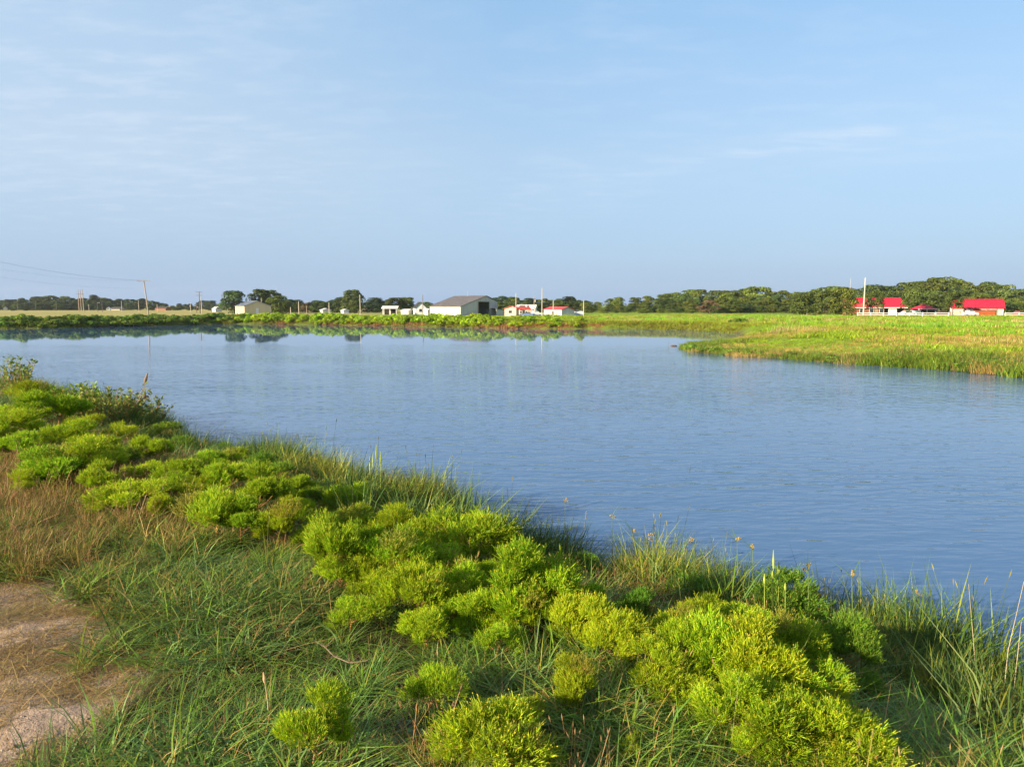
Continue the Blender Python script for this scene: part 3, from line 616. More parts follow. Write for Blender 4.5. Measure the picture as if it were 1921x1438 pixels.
def tree(px, top, Y, kind, label, group=None, wide=1.0, name='tree', i=None, base=None):
    """a tree at depth Y whose top stands at the photograph's row `top`"""
    global NT
    p = pixy(px, top, Y); zb = z1(p.x, Y) if base is None else base; H = max(1.5, p.z-zb)
    c, t = TP[kind][NT % len(TP[kind]) if i is None else i]; NT += 1
    e = empty(name, (p.x, Y, zb-0.05), random.uniform(0, 6.28)); a = mesh_obj('trunk', t, e); k = mesh_obj('crown', c, e)
    sw = wide*1.3*random.uniform(.92, 1.1); e.scale = (H*sw, H*sw*random.uniform(.9, 1.1), H)
    return tag(e, label, 'tree', group)
def row(pts, n, Y, kinds, label, group, jx=8, jt=3.5, jy=12, wide=1.0):
    xs = [p[0] for p in pts]; ys = [p[1] for p in pts]
    for i in range(n):
        px = xs[0] + (xs[-1]-xs[0])*(i+0.5)/n + random.uniform(-jx, jx)
        tree(px, np.interp(px, xs, ys)+random.uniform(-jt*.4, jt), Y+random.uniform(-jy, jy), random.choice(kinds), label, group, wide*random.uniform(.85, 1.2))
# the wood behind the red-roofed farm
WOOD = [(1100,566),(1150,556),(1200,551),(1260,547),(1300,545),(1350,543),(1410,537),(1450,543),(1500,546),(1545,540),(1610,536),(1680,533),(1720,526),(1770,521),(1820,530),(1870,531),(1921,537),(1980,540)]
Lw, Gw = 'broad green tree in the dense wood stretching behind the red-roofed farm', 'trees of the wood on the east side'
row(WOOD, 34, 345, ['wood', 'oak', 'wood'], Lw, Gw, 9, 6, 10)
row([(x, y+9) for x, y in WOOD], 36, 315, ['wood', 'oak', 'light'], Lw, Gw, 10, 9, 8)
row([(x, y+19) for x, y in WOOD], 38, 292, ['wood', 'oak', 'wood'], Lw, Gw, 10, 9, 8, 1.1)
row([(x, min(578, y+30)) for x, y in WOOD], 42, 274, ['wood', 'oak', 'wood'], Lw, Gw, 10, 5, 6, 1.8)
tree(1330, 563, 262, 'brown', 'low brownish bush-like tree at the meadow edge before the wood', wide=1.5)
# behind the central farm
row([(925,560),(945,556),(960,557),(985,560),(1010,558),(1040,560),(1065,556),(1085,560),(1110,562)], 14, 330, ['oak', 'wood', 'dark'], 'green tree in the low belt behind the central red-roofed farm', 'trees behind the central farm', 6, 3, 10)
row([(925,566),(1110,566)], 12, 305, ['oak', 'wood'], 'green tree in the low belt behind the central red-roofed farm', 'trees behind the central farm', 6, 3, 8, 1.3)
# western horizon
WEST = [(-40,562),(0,561),(30,558),(65,554),(105,553),(135,557),(175,560),(220,558),(260,559),(300,566),(350,568),(385,563),(420,566)]
Lf, Gf = 'dark bluish tree in the distant belt beyond the pale western field', 'trees of the western horizon belt'
row(WEST, 34, 520, ['dark', 'dark', 'oak'], Lf, Gf, 8, 3, 14)
row([(x, y+7) for x, y in WEST], 34, 475, ['dark', 'oak'], Lf, Gf, 8, 6, 12, 1.2)
row([(x, min(576, y+13)) for x, y in WEST], 36, 440, ['dark', 'oak'], Lf, Gf, 8, 4, 10, 1.9)
tree(174, 553, 470, 'dark', 'round-topped dark tree standing above the western belt beside the three-pole line', wide=0.8)
for px, t, l in ((25, 578, 'small dark round shrub-tree on the western field, beside its twin'), (50, 577, 'dark round shrub-tree on the western field nearer the three-pole line')):
    tree(px, t, 400, 'dark', l, wide=2.0, i=0)
# middle belt between the cream shed and the barn
tree(438, 545, 255, 'light', 'light green full tree rising behind the cream shed', wide=1.15, i=0)
tree(487, 542, 262, 'oak', 'tall two-topped tree behind the cream shed gable', wide=0.95, i=1)
tree(508, 544, 268, 'oak', 'tall green tree right behind the cream shed gable, under the mast', wide=0.9, i=2)
tree(524, 554, 250, 'wood', 'medium green tree just east of the cream shed', wide=1.2)
for px, t, k in ((540,561,'oak'),(553,562,'dark'),(533,566,'oak'),(590,563,'dark'),(600,564,'oak'),(620,566,'oak'),(632,560,'dark'),(648,556,'oak'),(690,566,'oak'),(703,558,'dark'),(712,562,'dark'),(728,570,'dark'),(800,566,'oak'),(815,570,'oak'),(765,566,'oak'),(560,568,'oak')):
    tree(px, t, 300+random.uniform(-15, 15), k, 'dark green tree in the middle belt between cream shed and barn', 'trees of the middle belt', 1.3)
tree(577, 567, 290, 'brown', 'brownish half-bare tree in the middle belt', wide=1.3, i=0)
tree(661, 543, 270, 'oak', 'tallest tree of the middle belt with a knobbly double top', wide=0.75, i=3)
tree(668, 545, 276, 'dark', 'tall dark tree behind the pole in the middle belt', wide=0.6)
tree(740, 558, 232, 'open', 'spreading tree over the white-roofed open shed', wide=1.0, i=0)
tree(763, 557, 236, 'open', 'broad tree beside the blue-gabled small house', wide=1.0, i=1)
# around the red-roofed houses
tree(1552, 545, 192, 'oak', 'big dark green tree at the west end of the brick house', wide=0.85, i=0)
tree(1582, 538, 190, 'wood', 'big green tree just west of the white pole and brick house', wide=0.75, i=1)
tree(1512, 548, 198, 'oak', 'dense green tree at the meadow edge, two trees west of the brick house', wide=1.0, i=3)
tree(1643, 545, 192, 'open', 'dark green tree standing in front of the brick house', wide=0.46, i=0)
tree(1712, 539, 193, 'open', 'spreading forked tree in front of the gazebo', wide=0.58, i=1)
tree(1790, 546, 194, 'open', 'slim green tree at the west end of the red-roofed barn', wide=0.66, i=0)
# ------------------------------------------------------------------ building materials
def siding(name, col, streak, rust, amt=0.45, rib=2.2):
    """painted sheet metal: ribs in relief, vertical streaks, rust blotches"""
    b = NB(name); n = b.noise(1.2, 5, 0.6, (1, 1, 0.12)); r_ = b.noise(0.55, 5, 0.65)
    c = b.mix(b.ramp(n, 0.42, 0.68, 0, 0.8), col, streak); c = b.mix(b.ramp(r_, 0.52, 0.72, 0, amt), c, rust)
    return b.done(b.bsdf(c, 0.55, 0.3))
siding('barn_metal', (0.46, 0.45, 0.43), (0.35, 0.36, 0.37), (0.26, 0.18, 0.13), 0.4)
siding('barn_roof', (0.115, 0.105, 0.11), (0.17, 0.16, 0.165), (0.11, 0.075, 0.07), 0.5)
siding('cream_metal', (0.54, 0.46, 0.29), (0.48, 0.40, 0.25), (0.6, 0.5, 0.3), 0.15)
siding('white_metal', (0.56, 0.53, 0.49), (0.48, 0.46, 0.42), (0.5, 0.42, 0.32), 0.15)
siding('red_roof', (0.46, 0.010, 0.035), (0.38, 0.008, 0.03), (0.32, 0.012, 0.03), 0.3)
siding('faded_red_roof', (0.46, 0.075, 0.075), (0.38, 0.06, 0.06), (0.36, 0.10, 0.09), 0.3)
siding('blue_grey_roof', (0.19, 0.22, 0.27), (0.24, 0.26, 0.30), (0.15, 0.17, 0.2), 0.3)
siding('light_roof', (0.52, 0.55, 0.60), (0.60, 0.62, 0.64), (0.42, 0.43, 0.45), 0.2)
siding('rust_red', (0.42, 0.095, 0.035), (0.34, 0.075, 0.03), (0.26, 0.08, 0.04), 0.5)
plain('dark_roof', (0.06, 0.06, 0.07), 0.8); plain('trim_white', (0.66, 0.65, 0.62), 0.5, var=0.06); plain('dark_inside', (0.03, 0.025, 0.02), 0.9)  # the last is near-black, painting in the shade inside buildings
plain('pole_wood', (0.30, 0.24, 0.19), 0.9, var=0.25, stretch=(1, 1, .2)); plain('pole_dark', (0.13, 0.10, 0.085), 0.9); plain('pole_pale', (0.42, 0.38, 0.32), 0.8, var=0.12)
plain('wire', (0.16, 0.16, 0.17), 0.5); plain('insulator', (0.25, 0.22, 0.2), 0.4); plain('steel', (0.35, 0.36, 0.37), 0.45, metal=0.5); plain('rubber', (0.02, 0.02, 0.02), 0.8)
plain('yellow_wall', (0.48, 0.41, 0.31), 0.8); plain('timber', (0.28, 0.20, 0.13), 0.85); plain('screen', (0.05, 0.055, 0.06), 0.5); plain('bleached_wood', (0.33, 0.27, 0.21), 0.9)
b = NB('window_glass'); b.done(b.bsdf((0.03, 0.04, 0.05), 0.06, 0.6))
b = NB('brick_wall'); br = b.n('ShaderNodeTexBrick'); t_ = b.n('ShaderNodeTexCoord'); sx_ = b.n('ShaderNodeSeparateXYZ'); cx_ = b.n('ShaderNodeCombineXYZ'); b.l(t_.outputs['Object'], sx_.inputs[0]); b.l(b.math('ADD', sx_.outputs[0], sx_.outputs[1]), cx_.inputs[0]); b.l(sx_.outputs[2], cx_.inputs[1]); b.l(cx_.outputs[0], br.inputs[0])
br.inputs['Color1'].default_value = (0.28, 0.095, 0.048, 1); br.inputs['Color2'].default_value = (0.18, 0.06, 0.035, 1); br.inputs['Mortar'].default_value = (0.20, 0.14, 0.10, 1); br.inputs['Scale'].default_value = 4.5
b.done(b.bsdf(br.outputs[0], 0.85, 0.15))
def paint(name, col): b = NB(name); x = b.bsdf(col, 0.28, 0.5); x.inputs['Coat Weight'].default_value = 0.5; return b.done(x)
paint('paint_white', (0.72, 0.73, 0.74)); paint('paint_silver', (0.45, 0.47, 0.5)); paint('paint_red', (0.32, 0.02, 0.025)); paint('paint_blue', (0.06, 0.11, 0.24)); paint('paint_maroon', (0.13, 0.02, 0.03))

def ground_at(px, Y): p = pixy(px, 600, Y); return Vector((p.x, Y, z1(p.x, Y)))
def gable(name, label, cat, px, Y, rz, W, D, eL, eR, rx, rh, wall, roof, door=None, endmat=None, over=0.25, open_front=False, trim=None, windows=(), side_windows=(), group=None):
    """a gabled building. origin = the corner nearest to the viewer; local x runs along the gable end, local y along the eaves"""
    e = empty(name, ground_at(px, Y), rz); T = 0.12
    g = [(0, -0.4)]
    if door: x0, x1, zd = door; g += [(x0, -0.4), (x0, zd), (x1, zd), (x1, -0.4)]
    g += [(W, -0.4), (W, eR), (rx, rh), (0, eL)]
    if not open_front: MB().prism(g, 0, T).build('gable_wall', endmat or wall, e)
    MB().prism([(0, -0.4), (W, -0.4), (W, eR), (rx, rh), (0, eL)], D-T, D).build('gable_wall', endmat or wall, e)
    MB().box(0, T, T+.003, D-T-.003, -0.4, eL-.02).build('side_wall', wall, e); MB().box(W-T, W, T+.003, D-T-.003, -0.4, eR-.02).build('side_wall', wall, e)
    MB().box(T+.01, W-T-.01, T+.01, D-T-.01, -0.3, 0.03).build('floor_slab', 'dark_inside', e)
    def slope(xa, za, xb, zb):
        dx, dz = xb-xa, zb-za; l = math.hypot(dx, dz); ux, uz = dx/l, dz/l; xa -= ux*over; za -= uz*over; t = 0.10; nx_, nz_ = -uz*t, ux*t
        if nz_ < 0: nx_, nz_ = -nx_, -nz_
        m = MB(); n = max(4, int(D/0.9)); y0, y1 = -over, D+over; m.prism([(xa, za+.03), (xb, zb+.03), (xb+nx_, zb+nz_+.03), (xa+nx_, za+nz_+.03)], y0, y1)
        for k in range(n+1):
            yy = y0 + (y1-y0)*k/n; q0 = max(y0+.004, yy-.035); q1 = min(y1-.004, yy+.035)
            m.prism([(xa+nx_*.9, za+nz_*.9+.03), (xb+nx_*.9, zb+nz_*.9+.03), (xb+nx_*1.5, zb+nz_*1.5+.03), (xa+nx_*1.5, za+nz_*1.5+.03)], q0, q1)
        return m.build('roof', roof, e)
    slope(0, eL, rx, rh); slope(W, eR, rx, rh)
    m = MB(); m.prism([(rx-.3, rh+.08), (rx, rh+.2), (rx+.3, rh+.08), (rx, rh+.14)], -over-.02, D+over+.02); m.build('ridge_cap', roof, e)
    if trim:
        for xx in (0, W):
            MB().box(xx-.04, xx+.04, -.05, .02, -0.3, (eL if xx == 0 else eR)-.03).build('corner_trim', trim, e)
    for (x0, x1, z0, zt) in windows:
        f = MB().box(x0-.08, x1+.08, -.06, -.003, z0-.08, zt+.08).build('window', 'trim_white', e); MB().box(x0, x1, -.075, -.055, z0, zt).build('pane', 'window_glass', f)
    for (y0, y1, z0, zt) in side_windows:
        f = MB().box(-.06, -.003, y0-.08, y1+.08, z0-.08, zt+.08).build('window', 'trim_white', e); MB().box(-.075, -.055, y0, y1, z0, zt).build('pane', 'window_glass', f)
    return tag(e, label, cat, group)

# ------------------------------------------------------------------ the big old barn
bn = gable('barn', 'large weathered white metal barn with brown roof and open dark doorway', 'barn', 864, 198, R(50), 16.2, 13.0, 2.65, 4.15, 11.0, 5.75, 'barn_metal', 'barn_roof', door=(7.6, 12.3, 4.0))
MB().box(7.45, 7.6, -.08, .15, -.3, 4.1).build('door_frame', 'timber', bn); MB().box(12.3, 12.45, -.08, .15, -.3, 4.1).build('door_frame', 'timber', bn); MB().box(7.6, 12.3, -.08, .15, 4.0, 4.15).build('door_frame', 'timber', bn)
MB().tube([(10.9, 7.5, 5.6), (10.9, 7.5, 7.4)], .04, 6).build('mast', 'steel', bn)
MB().tube([(10.9, 7.5, 5.7), (10.9, 7.5, 6.15)], [.16, .05], 8).build('vent_pipe', 'steel', bn)
def barn_top(x): return 2.65+3.1*x/11.0 if x < 11 else 4.15+1.6*(16.2-x)/5.2
for k in range(15):                                         # the gable's sheets, standing a little uneven
    x0 = 0.02+k*1.078; x1 = x0+1.06; h = 0.022+0.012*((k*7) % 3)
    zb = lambda x: 4.18 if 7.4 < x < 12.5 else -.3
    if (x0 < 7.45 < x1) or (x0 < 12.45 < x1): continue
    MB().prism([(x0, zb(x0)), (x1, zb(x0)), (x1, barn_top(x1)-.06), (x0, barn_top(x0)-.06)], -h, -.003).build('metal_sheet', 'barn_metal', bn)
lt = empty('lean_to_shed', ground_at(931, 206), R(38))
MB().prism([(0, -.3), (4.6, -.3), (4.6, 1.35), (0, 2.0)], 0, .1).build('wall', 'barn_metal', lt); MB().prism([(0, -.3), (4.6, -.3), (4.6, 1.35), (0, 2.0)], 4.9, 5).build('wall', 'barn_metal', lt)
MB().box(4.5, 4.6, .11, 4.89, -.3, 1.3).build('wall', 'barn_metal', lt)
MB().prism([(-.1, 2.05), (4.9, 1.36), (4.9, 1.46), (-.1, 2.15)], -.2, 5.2).build('roof', 'dark_roof', lt)
tag(lt, 'low metal lean-to shed at the east side of the big barn', 'shed')

# cream shed in the west
cs = gable('cream_shed', 'cream metal shed with blue-grey roof near the twin crossarm poles', 'shed', 459.5, 225, R(36), 8.6, 11.4, 2.75, 2.75, 4.3, 4.3, 'cream_metal', 'blue_grey_roof', trim='trim_white', endmat='cream_metal')
d_ = MB().box(3.6, 4.5, -.08, -.003, -.2, 2.1).build('door', 'trim_white', cs); MB().box(4.3, 4.4, -.12, -.08, .95, 1.05).build('handle', 'steel', d_)
for k in range(7): MB().box(-.05, -.003, 0.4+k*1.6, 0.5+k*1.6, -.2, 2.7).build('wall_seam', 'cream_metal', cs)
# distant small buildings west
gable('white_shed', 'small white shed with pale roof in the middle belt, nearest the pole', 'shed', 606, 250, R(32), 3.0, 3.4, 1.2, 1.2, 1.5, 1.7, 'white_metal', 'light_roof')
gable('low_grey_shed', 'low grey-roofed shed east of the small white shed', 'shed', 645, 255, R(30), 2.0, 3.6, 1.0, 1.0, 1.0, 1.4, 'light_roof', 'light_roof')
gable('brick_bungalow', 'distant brick bungalow with dark roof below the western trees', 'house', 312, 420, R(68), 4, 9, 1.3, 1.3, 2, 2.1, 'brick_wall', 'dark_roof')
gable('distant_house', 'distant low dark-roofed house between the western field poles', 'house', 226, 425, R(75), 5, 8, .9, .9, 2.5, 1.9, 'bleached_wood', 'dark_roof')
gable('distant_white_gable', 'tiny white gabled building in the western field, beside the dark-roofed house', 'shed', 201, 415, R(20), 2, 3, .9, .9, 1, 1.9, 'white_metal', 'light_roof')
gable('pale_farmhouse', 'pale far-off farmhouse behind the twin crossarm poles', 'house', 405, 330, R(50), 3.2, 3.4, 1.3, 1.3, 1.6, 2.3, 'white_metal', 'light_roof')
gable('white_hut', 'tiny white hut at the far western end of the field', 'hut', 8, 430, R(35), 2, 2.4, 1.2, 1.2, 1, 2.2, 'white_metal', 'light_roof')
# open pole shed, white annex, blue house
ps = empty('open_shed', ground_at(717, 218), R(4))
for x in (0.25, 2.35, 4.45):
    for y in (0.3, 3.2): MB().box(x-.09, x+.09, y-.09, y+.09, -.3, 1.95 if y < 1 else 2.35).build('post', 'trim_white', ps)
MB().prism([(-.25, 1.95), (4.95, 1.95), (4.95, 2.07), (-.25, 2.07)], -.2, 3.6).build('roof', 'trim_white', ps)
me = ps.children[-1].data
for v in me.vertices: v.co.z += 0.75*max(0, v.co.y+.2)/3.8
MB().box(0.2, 4.5, 3.3, 3.4, -.3, 2.3).build('back_wall', 'dark_inside', ps)  # wall coloured near-black for the shade under the roof
tag(ps, 'open shed with white roof on posts beside the spreading tree', 'shed')
gable('white_annex', 'low white building half hidden under the broad tree', 'building', 766, 228, R(62), 2.6, 3.0, 1.2, 1.2, 1.3, 1.6, 'white_metal', 'light_roof')
gable('blue_house', 'small pale blue gabled house with dark roof west of the barn', 'house', 779, 224, R(14), 3.7, 7, 2.2, 2.2, 1.85, 3.9, 'light_roof', 'dark_roof', windows=((1.3, 2.3, .9, 1.8),))
gable('barn_annex', 'small white wall-like annex touching the barn\'s west corner', 'shed', 803, 214, R(50), 1.2, 2.2, 1.5, 1.5, .6, 1.8, 'barn_metal', 'light_roof')

# ------------------------------------------------------------------ central red-roofed farm
ch = gable('farmhouse', 'cream farmhouse with faded red roof just east of the barn', 'house', 946.5, 196, R(-14), 3.5, 3.0, 2.05, 2.05, 2.3, 2.75, 'yellow_wall', 'faded_red_roof', windows=((1.2, 2.2, .8, 1.6),))
f2 = ch
MB().box(3.45, 7.6, .6, 4.0, -.4, 1.85).build('wing_wall', 'yellow_wall', f2)
MB().prism([(2.6, 2.65), (7.1, 2.65), (7.9, 1.75), (3.5, 1.75)], .3, .42).build('wing_roof', 'faded_red_roof', f2)
me = f2.children[-1].data
for i, v in enumerate(me.vertices): v.co.y = (2.2 if v.co.z > 2 else .2) + (0.1 if i >= 4 else 0)
MB().prism([(2.6, 2.65), (7.1, 2.65), (7.9, 1.75), (3.5, 1.75)], .3, .42).build('wing_roof', 'faded_red_roof', f2)
me = f2.children[-1].data
for i, v in enumerate(me.vertices): v.co.y = (2.2 if v.co.z > 2 else 4.4) + (0.1 if i >= 4 else 0); v.co.z += .004
MB().box(5.6, 6.0, 2.4, 2.8, 2.2, 3.25).build('chimney', 'trim_white', f2)
for x in (4.3, 5.9): w_ = MB().box(x, x+.8, .53, .597, .7, 1.5).build('window', 'trim_white', f2); MB().box(x+.08, x+.72, .515, .53, .78, 1.42).build('pane', 'window_glass', w_)
gable('grey_roofed_shed', 'long low shed with light grey roof behind the central red roofs', 'shed', 1004, 236, R(78), 3.2, 6.5, 2.2, 2.2, 1.6, 3.1, 'white_metal', 'light_roof')
gable('dark_roofed_shed', 'dark-roofed shed between the two central red-roofed buildings', 'shed', 989, 222, R(76), 3, 2.6, 1.9, 1.9, 1.5, 2.7, 'yellow_wall', 'dark_roof')
rs = gable('red_roofed_shed', 'long metal shed with faded red roof and dark bay, central farm', 'shed', 1053.5, 196, R(32), 4.5, 8.9, 1.75, 1.6, 2.2, 2.4, 'white_metal', 'faded_red_roof', trim='trim_white')
MB().box(-.05, -.003, 3.7, 4.8, -.2, 1.25).build('bay_shade_panel', 'dark_inside', rs)  # flat dark panel on the closed wall, paints the shade of a bay
for q in (1.0, 2.4, 6.0, 7.4): MB().box(-.07, -.003, q-.05, q+.05, -.2, 1.7).build('wall_post', 'trim_white', rs)
gable('small_grey_shed', 'small grey shed with dark roof at the east end of the central farm', 'shed', 1079, 202, R(8), 2.4, 3, 1.2, 1.2, 1.2, 1.5, 'light_roof', 'dark_roof')

# ------------------------------------------------------------------ vehicles
def car(name, label, px, Y, rz, body, kind='car', s=1.0):
    e = empty(name, ground_at(px, Y), rz)
    if kind == 'car':
        prof = [(-2.2, .35), (2.2, .35), (2.25, .72), (1.25, .92), (.55, 1.42), (-1.1, 1.45), (-1.75, 1.0), (-2.25, .92)]; glass = [(1.1, .95), (.5, 1.36), (-1.05, 1.39), (-1.6, 1.0)]
    else:
        prof = [(-2.7, .45), (2.6, .45), (2.65, 1.05), (1.45, 1.18), (.85, 1.80), (-.55, 1.82), (-.7, 1.15), (-2.7, 1.12)]; glass = [(1.3, 1.2), (.78, 1.73), (-.48, 1.75), (-.58, 1.2)]
    bm_ = MB().prism(prof, -.88, .88).build('body', body, e, bevel=0.05)
    for v in bm_.data.vertices:
        if v.co.z > 1.2: v.co.y *= 0.86
    for sgn in (-1, 1):
        m = MB().prism(glass, sgn*.80, sgn*.895).build('side_window', 'window_glass', e)
        for v in m.data.vertices:
            if v.co.z > 1.2: v.co.y *= 0.90
    for x in (-1.35, 1.4):
        for sgn in (-1, 1):
            wl = MB(); wl.tube([(x, sgn*.72, .34), (x, sgn*.93, .34)], .34, 14); q = wl.build('wheel', 'rubber', e); MB().tube([(x, sgn*.9, .34), (x, sgn*.945, .34)], .19, 10).build('rim', 'steel', q)
    for sgn in (-1, 1):
        MB().box(2.18, 2.27, sgn*.6-.16, sgn*.6+.16, .62, .76).build('headlight', 'trim_white', e)
    e.scale = (s, s, s); return tag(e, label, 'pickup' if kind != 'car' else 'car')
car('parked_pickup', 'white pickup parked between the central red-roofed buildings', 1003, 190, R(20), 'paint_white', 'pickup', .85)
car('parked_car', 'dark blue car parked in front of the cream farmhouse wing', 990, 189, R(160), 'paint_blue', 'car', .8)
car('parked_car', 'pale silver car behind the fence under the forked tree', 1702, 193, R(10), 'paint_silver')
car('parked_car', 'maroon car parked behind the white fence east of the gazebo', 1763, 196, R(185), 'paint_maroon')
car('parked_pickup', 'white pickup parked at the west end of the rust-red container', 1817, 189, R(8), 'paint_white', 'pickup', .9)
car('parked_car', 'red car at the picture\'s right edge behind the eastern fence', 1914, 196, R(5), 'paint_red')

# ------------------------------------------------------------------ red-roofed farm in the east
bh = empty('brick_house', ground_at(1601, 205), R(-4)); u_ = 205/1281.0
Wm = 92*u_
MB().box(0, Wm, 0, .25, -.4, 2.45).build('front_wall', 'brick_wall', bh); MB().box(0, Wm, 8.75, 9, -.4, 2.45).build('back_wall', 'brick_wall', bh)
for xx in (0, Wm-.25): MB().prism([(.26, -.4), (8.74, -.4), (8.74, 2.45), (4.5, 4.9), (.26, 2.45)], 0, .25).build('end_wall', 'brick_wall', bh)
for o in list(bh.children)[-2:]:
    k = list(bh.children).index(o)
    for v in o.data.vertices: x_, y_ = v.co.x, v.co.y; v.co.x = y_ + (0 if o is bh.children[-2] else Wm-.25); v.co.y = x_
def hslab(e, name, mat, x0, x1, y0, z0, y1, z1_, t=.12, inset=0):
    m = MB(); m.add([(x0, y0, z0), (x1, y0, z0), (x1-inset, y1, z1_), (x0+inset, y1, z1_), (x0, y0, z0+t), (x1, y0, z0+t), (x1-inset, y1, z1_+t), (x0+inset, y1, z1_+t)], [(0,3,2,1),(4,5,6,7),(0,1,5,4),(1,2,6,5),(2,3,7,6),(3,0,4,7)])
    return m.build(name, mat, e)
hslab(bh, 'roof', 'red_roof', -.5, Wm+.5, -.5, 2.3, 4.5, 5.2); hslab(bh, 'roof', 'red_roof', -.5, Wm+.5, 9.5, 2.3, 4.5, 5.197)
MB().box(-.5, Wm+.5, -.56, -.505, 2.2, 2.42).build('fascia', 'trim_white', bh)
MB().box(9.5, 10.3, 4.1, 4.9, 4.6, 6.0).build('chimney', 'brick_wall', bh)
MB().box(9.9, 12.3, -.08, -.003, -.1, 2.1).build('garage_door', 'trim_white', bh)
for x in (1.6, 4.4, 7.3): w_ = MB().box(x, x+1.3, -.06, -.003, .75, 2.0).build('window', 'trim_white', bh); MB().box(x+.1, x+1.2, -.075, -.06, .85, 1.9).build('pane', 'window_glass', w_)
dd = MB().box(6.0, 6.9, -.06, -.003, -.1, 2.05).build('door', 'timber', bh); MB().box(6.75, 6.82, -.1, -.06, .95, 1.05).build('handle', 'steel', dd)
tag(bh, 'long brick house with bright red roof and white garage door', 'house')
gz = empty('gazebo', ground_at(1722, 199), 0)
for x in (.2, 2.6, 5.0):
    for y in (.2, 3.8): MB().box(x-.12, x+.12, y-.12, y+.12, -.3, 1.95).build('post', 'trim_white', gz)
MB().box(.33, 4.87, 3.72, 3.78, -.2, 1.9).build('screen_panel', 'screen', gz); MB().box(2.73, 4.87, .2, .24, .1, 1.85).build('screen_panel', 'screen', gz)
MB().add([(-.4, -.4, 1.95), (5.6, -.4, 1.95), (5.6, 4.4, 1.95), (-.4, 4.4, 1.95), (2.3, 2, 3.3), (2.9, 2, 3.3)], [(0,3,2,1),(0,1,5,4),(1,2,5),(2,3,4,5),(3,0,4)]).build('roof', 'red_roof', gz)
MB().box(-.42, 5.62, -.44, -.405, 1.85, 2.02).build('fascia', 'trim_white', gz)
tag(gz, 'small screened gazebo with red hipped roof between the two trees', 'gazebo')
tr = empty('white_trailer', ground_at(1713, 196), R(3)); MB().box(0, 2.2, 0, 1.8, .35, 1.55).build('body', 'paint_white', tr, bevel=.06)
for y in (-.02, 1.7): q = MB().tube([(1.1, y, .32), (1.1, y+.16, .32)], .32, 12).build('wheel', 'rubber', tr)
MB().box(2.2, 3.0, .8, .95, .35, .47).build('tow_bar', 'steel', tr); tag(tr, 'small white box trailer next to the gazebo', 'trailer')
rb = gable('red_barn', 'red metal-roofed barn with pale gable east of the gazebo', 'barn', 1880.5, 199, R(66), 5.2, 12.4, 2.35, 2.35, 2.6, 4.7, 'yellow_wall', 'red_roof', endmat='light_roof', over=.45, trim='trim_white')
MB().box(-.06, -.003, 1.6, 9.5, -.2, 1.75).build('bay_shade_panel', 'dark_inside', rb)  # dark sheet on the wall, standing in for the shaded bays
for q in (1.5, 4.1, 6.8, 9.55): MB().box(-.22, -.065, q-.08, q+.08, -.3, 2.3).build('bay_post', 'timber', rb)
rc = empty('shipping_container', ground_at(1827, 192), R(1)); MB().box(0, 6.0, 0, 2.2, 0.02, 1.5).build('body', 'rust_red', rc, bevel=.02)
for k in range(18): MB().box(.25+k*.315, .40+k*.315, -.05, -.003, .1, 1.42).build('corrugation', 'rust_red', rc)
MB().box(6.003, 6.06, .1, 1.06, .1, 1.42).build('door', 'rust_red', rc); MB().box(6.003, 6.06, 1.1, 2.1, .1, 1.42).build('door', 'rust_red', rc)
tag(rc, 'low rust-red container standing before the red-roofed barn', 'container')
def fence(label, px0, px1, Y0, Y1, span=3.3):
    a, c = ground_at(px0, Y0), ground_at(px1, Y1); d = c-a; l = math.hypot(d.x, d.y); e = empty('rail_fence', a, math.atan2(d.y, d.x)); n = max(1, int(l/span))
    for k in range(n+1): MB().box(k*l/n-.09, k*l/n+.09, -.09, .09, -.3, 1.18).build('post', 'trim_white', e)
    for k in range(n):
        for z in (.52, .98): MB().box(k*l/n+.09, (k+1)*l/n-.09, -.04, .04, z-.075, z+.075).build('rail', 'trim_white', e)
    return tag(e, label, 'fence')
fence('white two-rail fence in front of the brick house and gazebo', 1608, 1779, 183, 182)
fence('short white two-rail fence at the east edge, beyond the red-roofed barn', 1885, 1990, 181, 180)
fg = empty('field_gate', ground_at(1782, 182), 0)
for x in (0, 2.6): MB().box(x-.1, x+.1, -.1, .1, -.3, 1.45).build('gate_post', 'timber', fg)
for z in (.3, .65, 1.0, 1.3): MB().box(.11, 2.49, -.03, .03, z-.04, z+.04).build('bar', 'steel', fg)
MB().tube([(.12, -.04, .3), (2.48, -.04, 1.3)], .03, 6).build('brace', 'steel', fg); tag(fg, 'metal bar gate between the white fence and the rust-red container', 'gate')
nh = empty('dark_hedge_rail', ground_at(1513, 196), R(2)); 
for k in range(3): MB().box(k*2.7-.1, k*2.7+.1, -.1, .1, -.3, 1.25).build('post', 'trim_white' if k == 0 else 'timber', nh)
for z in (.5, 1.0): MB().box(.1, 5.3, -.04, .04, z-.08, z+.08).build('rail', 'timber', nh)
nh.name = 'rail_fence'; tag(nh, 'short dark timber rail with a white end post below the meadow-edge trees', 'fence')

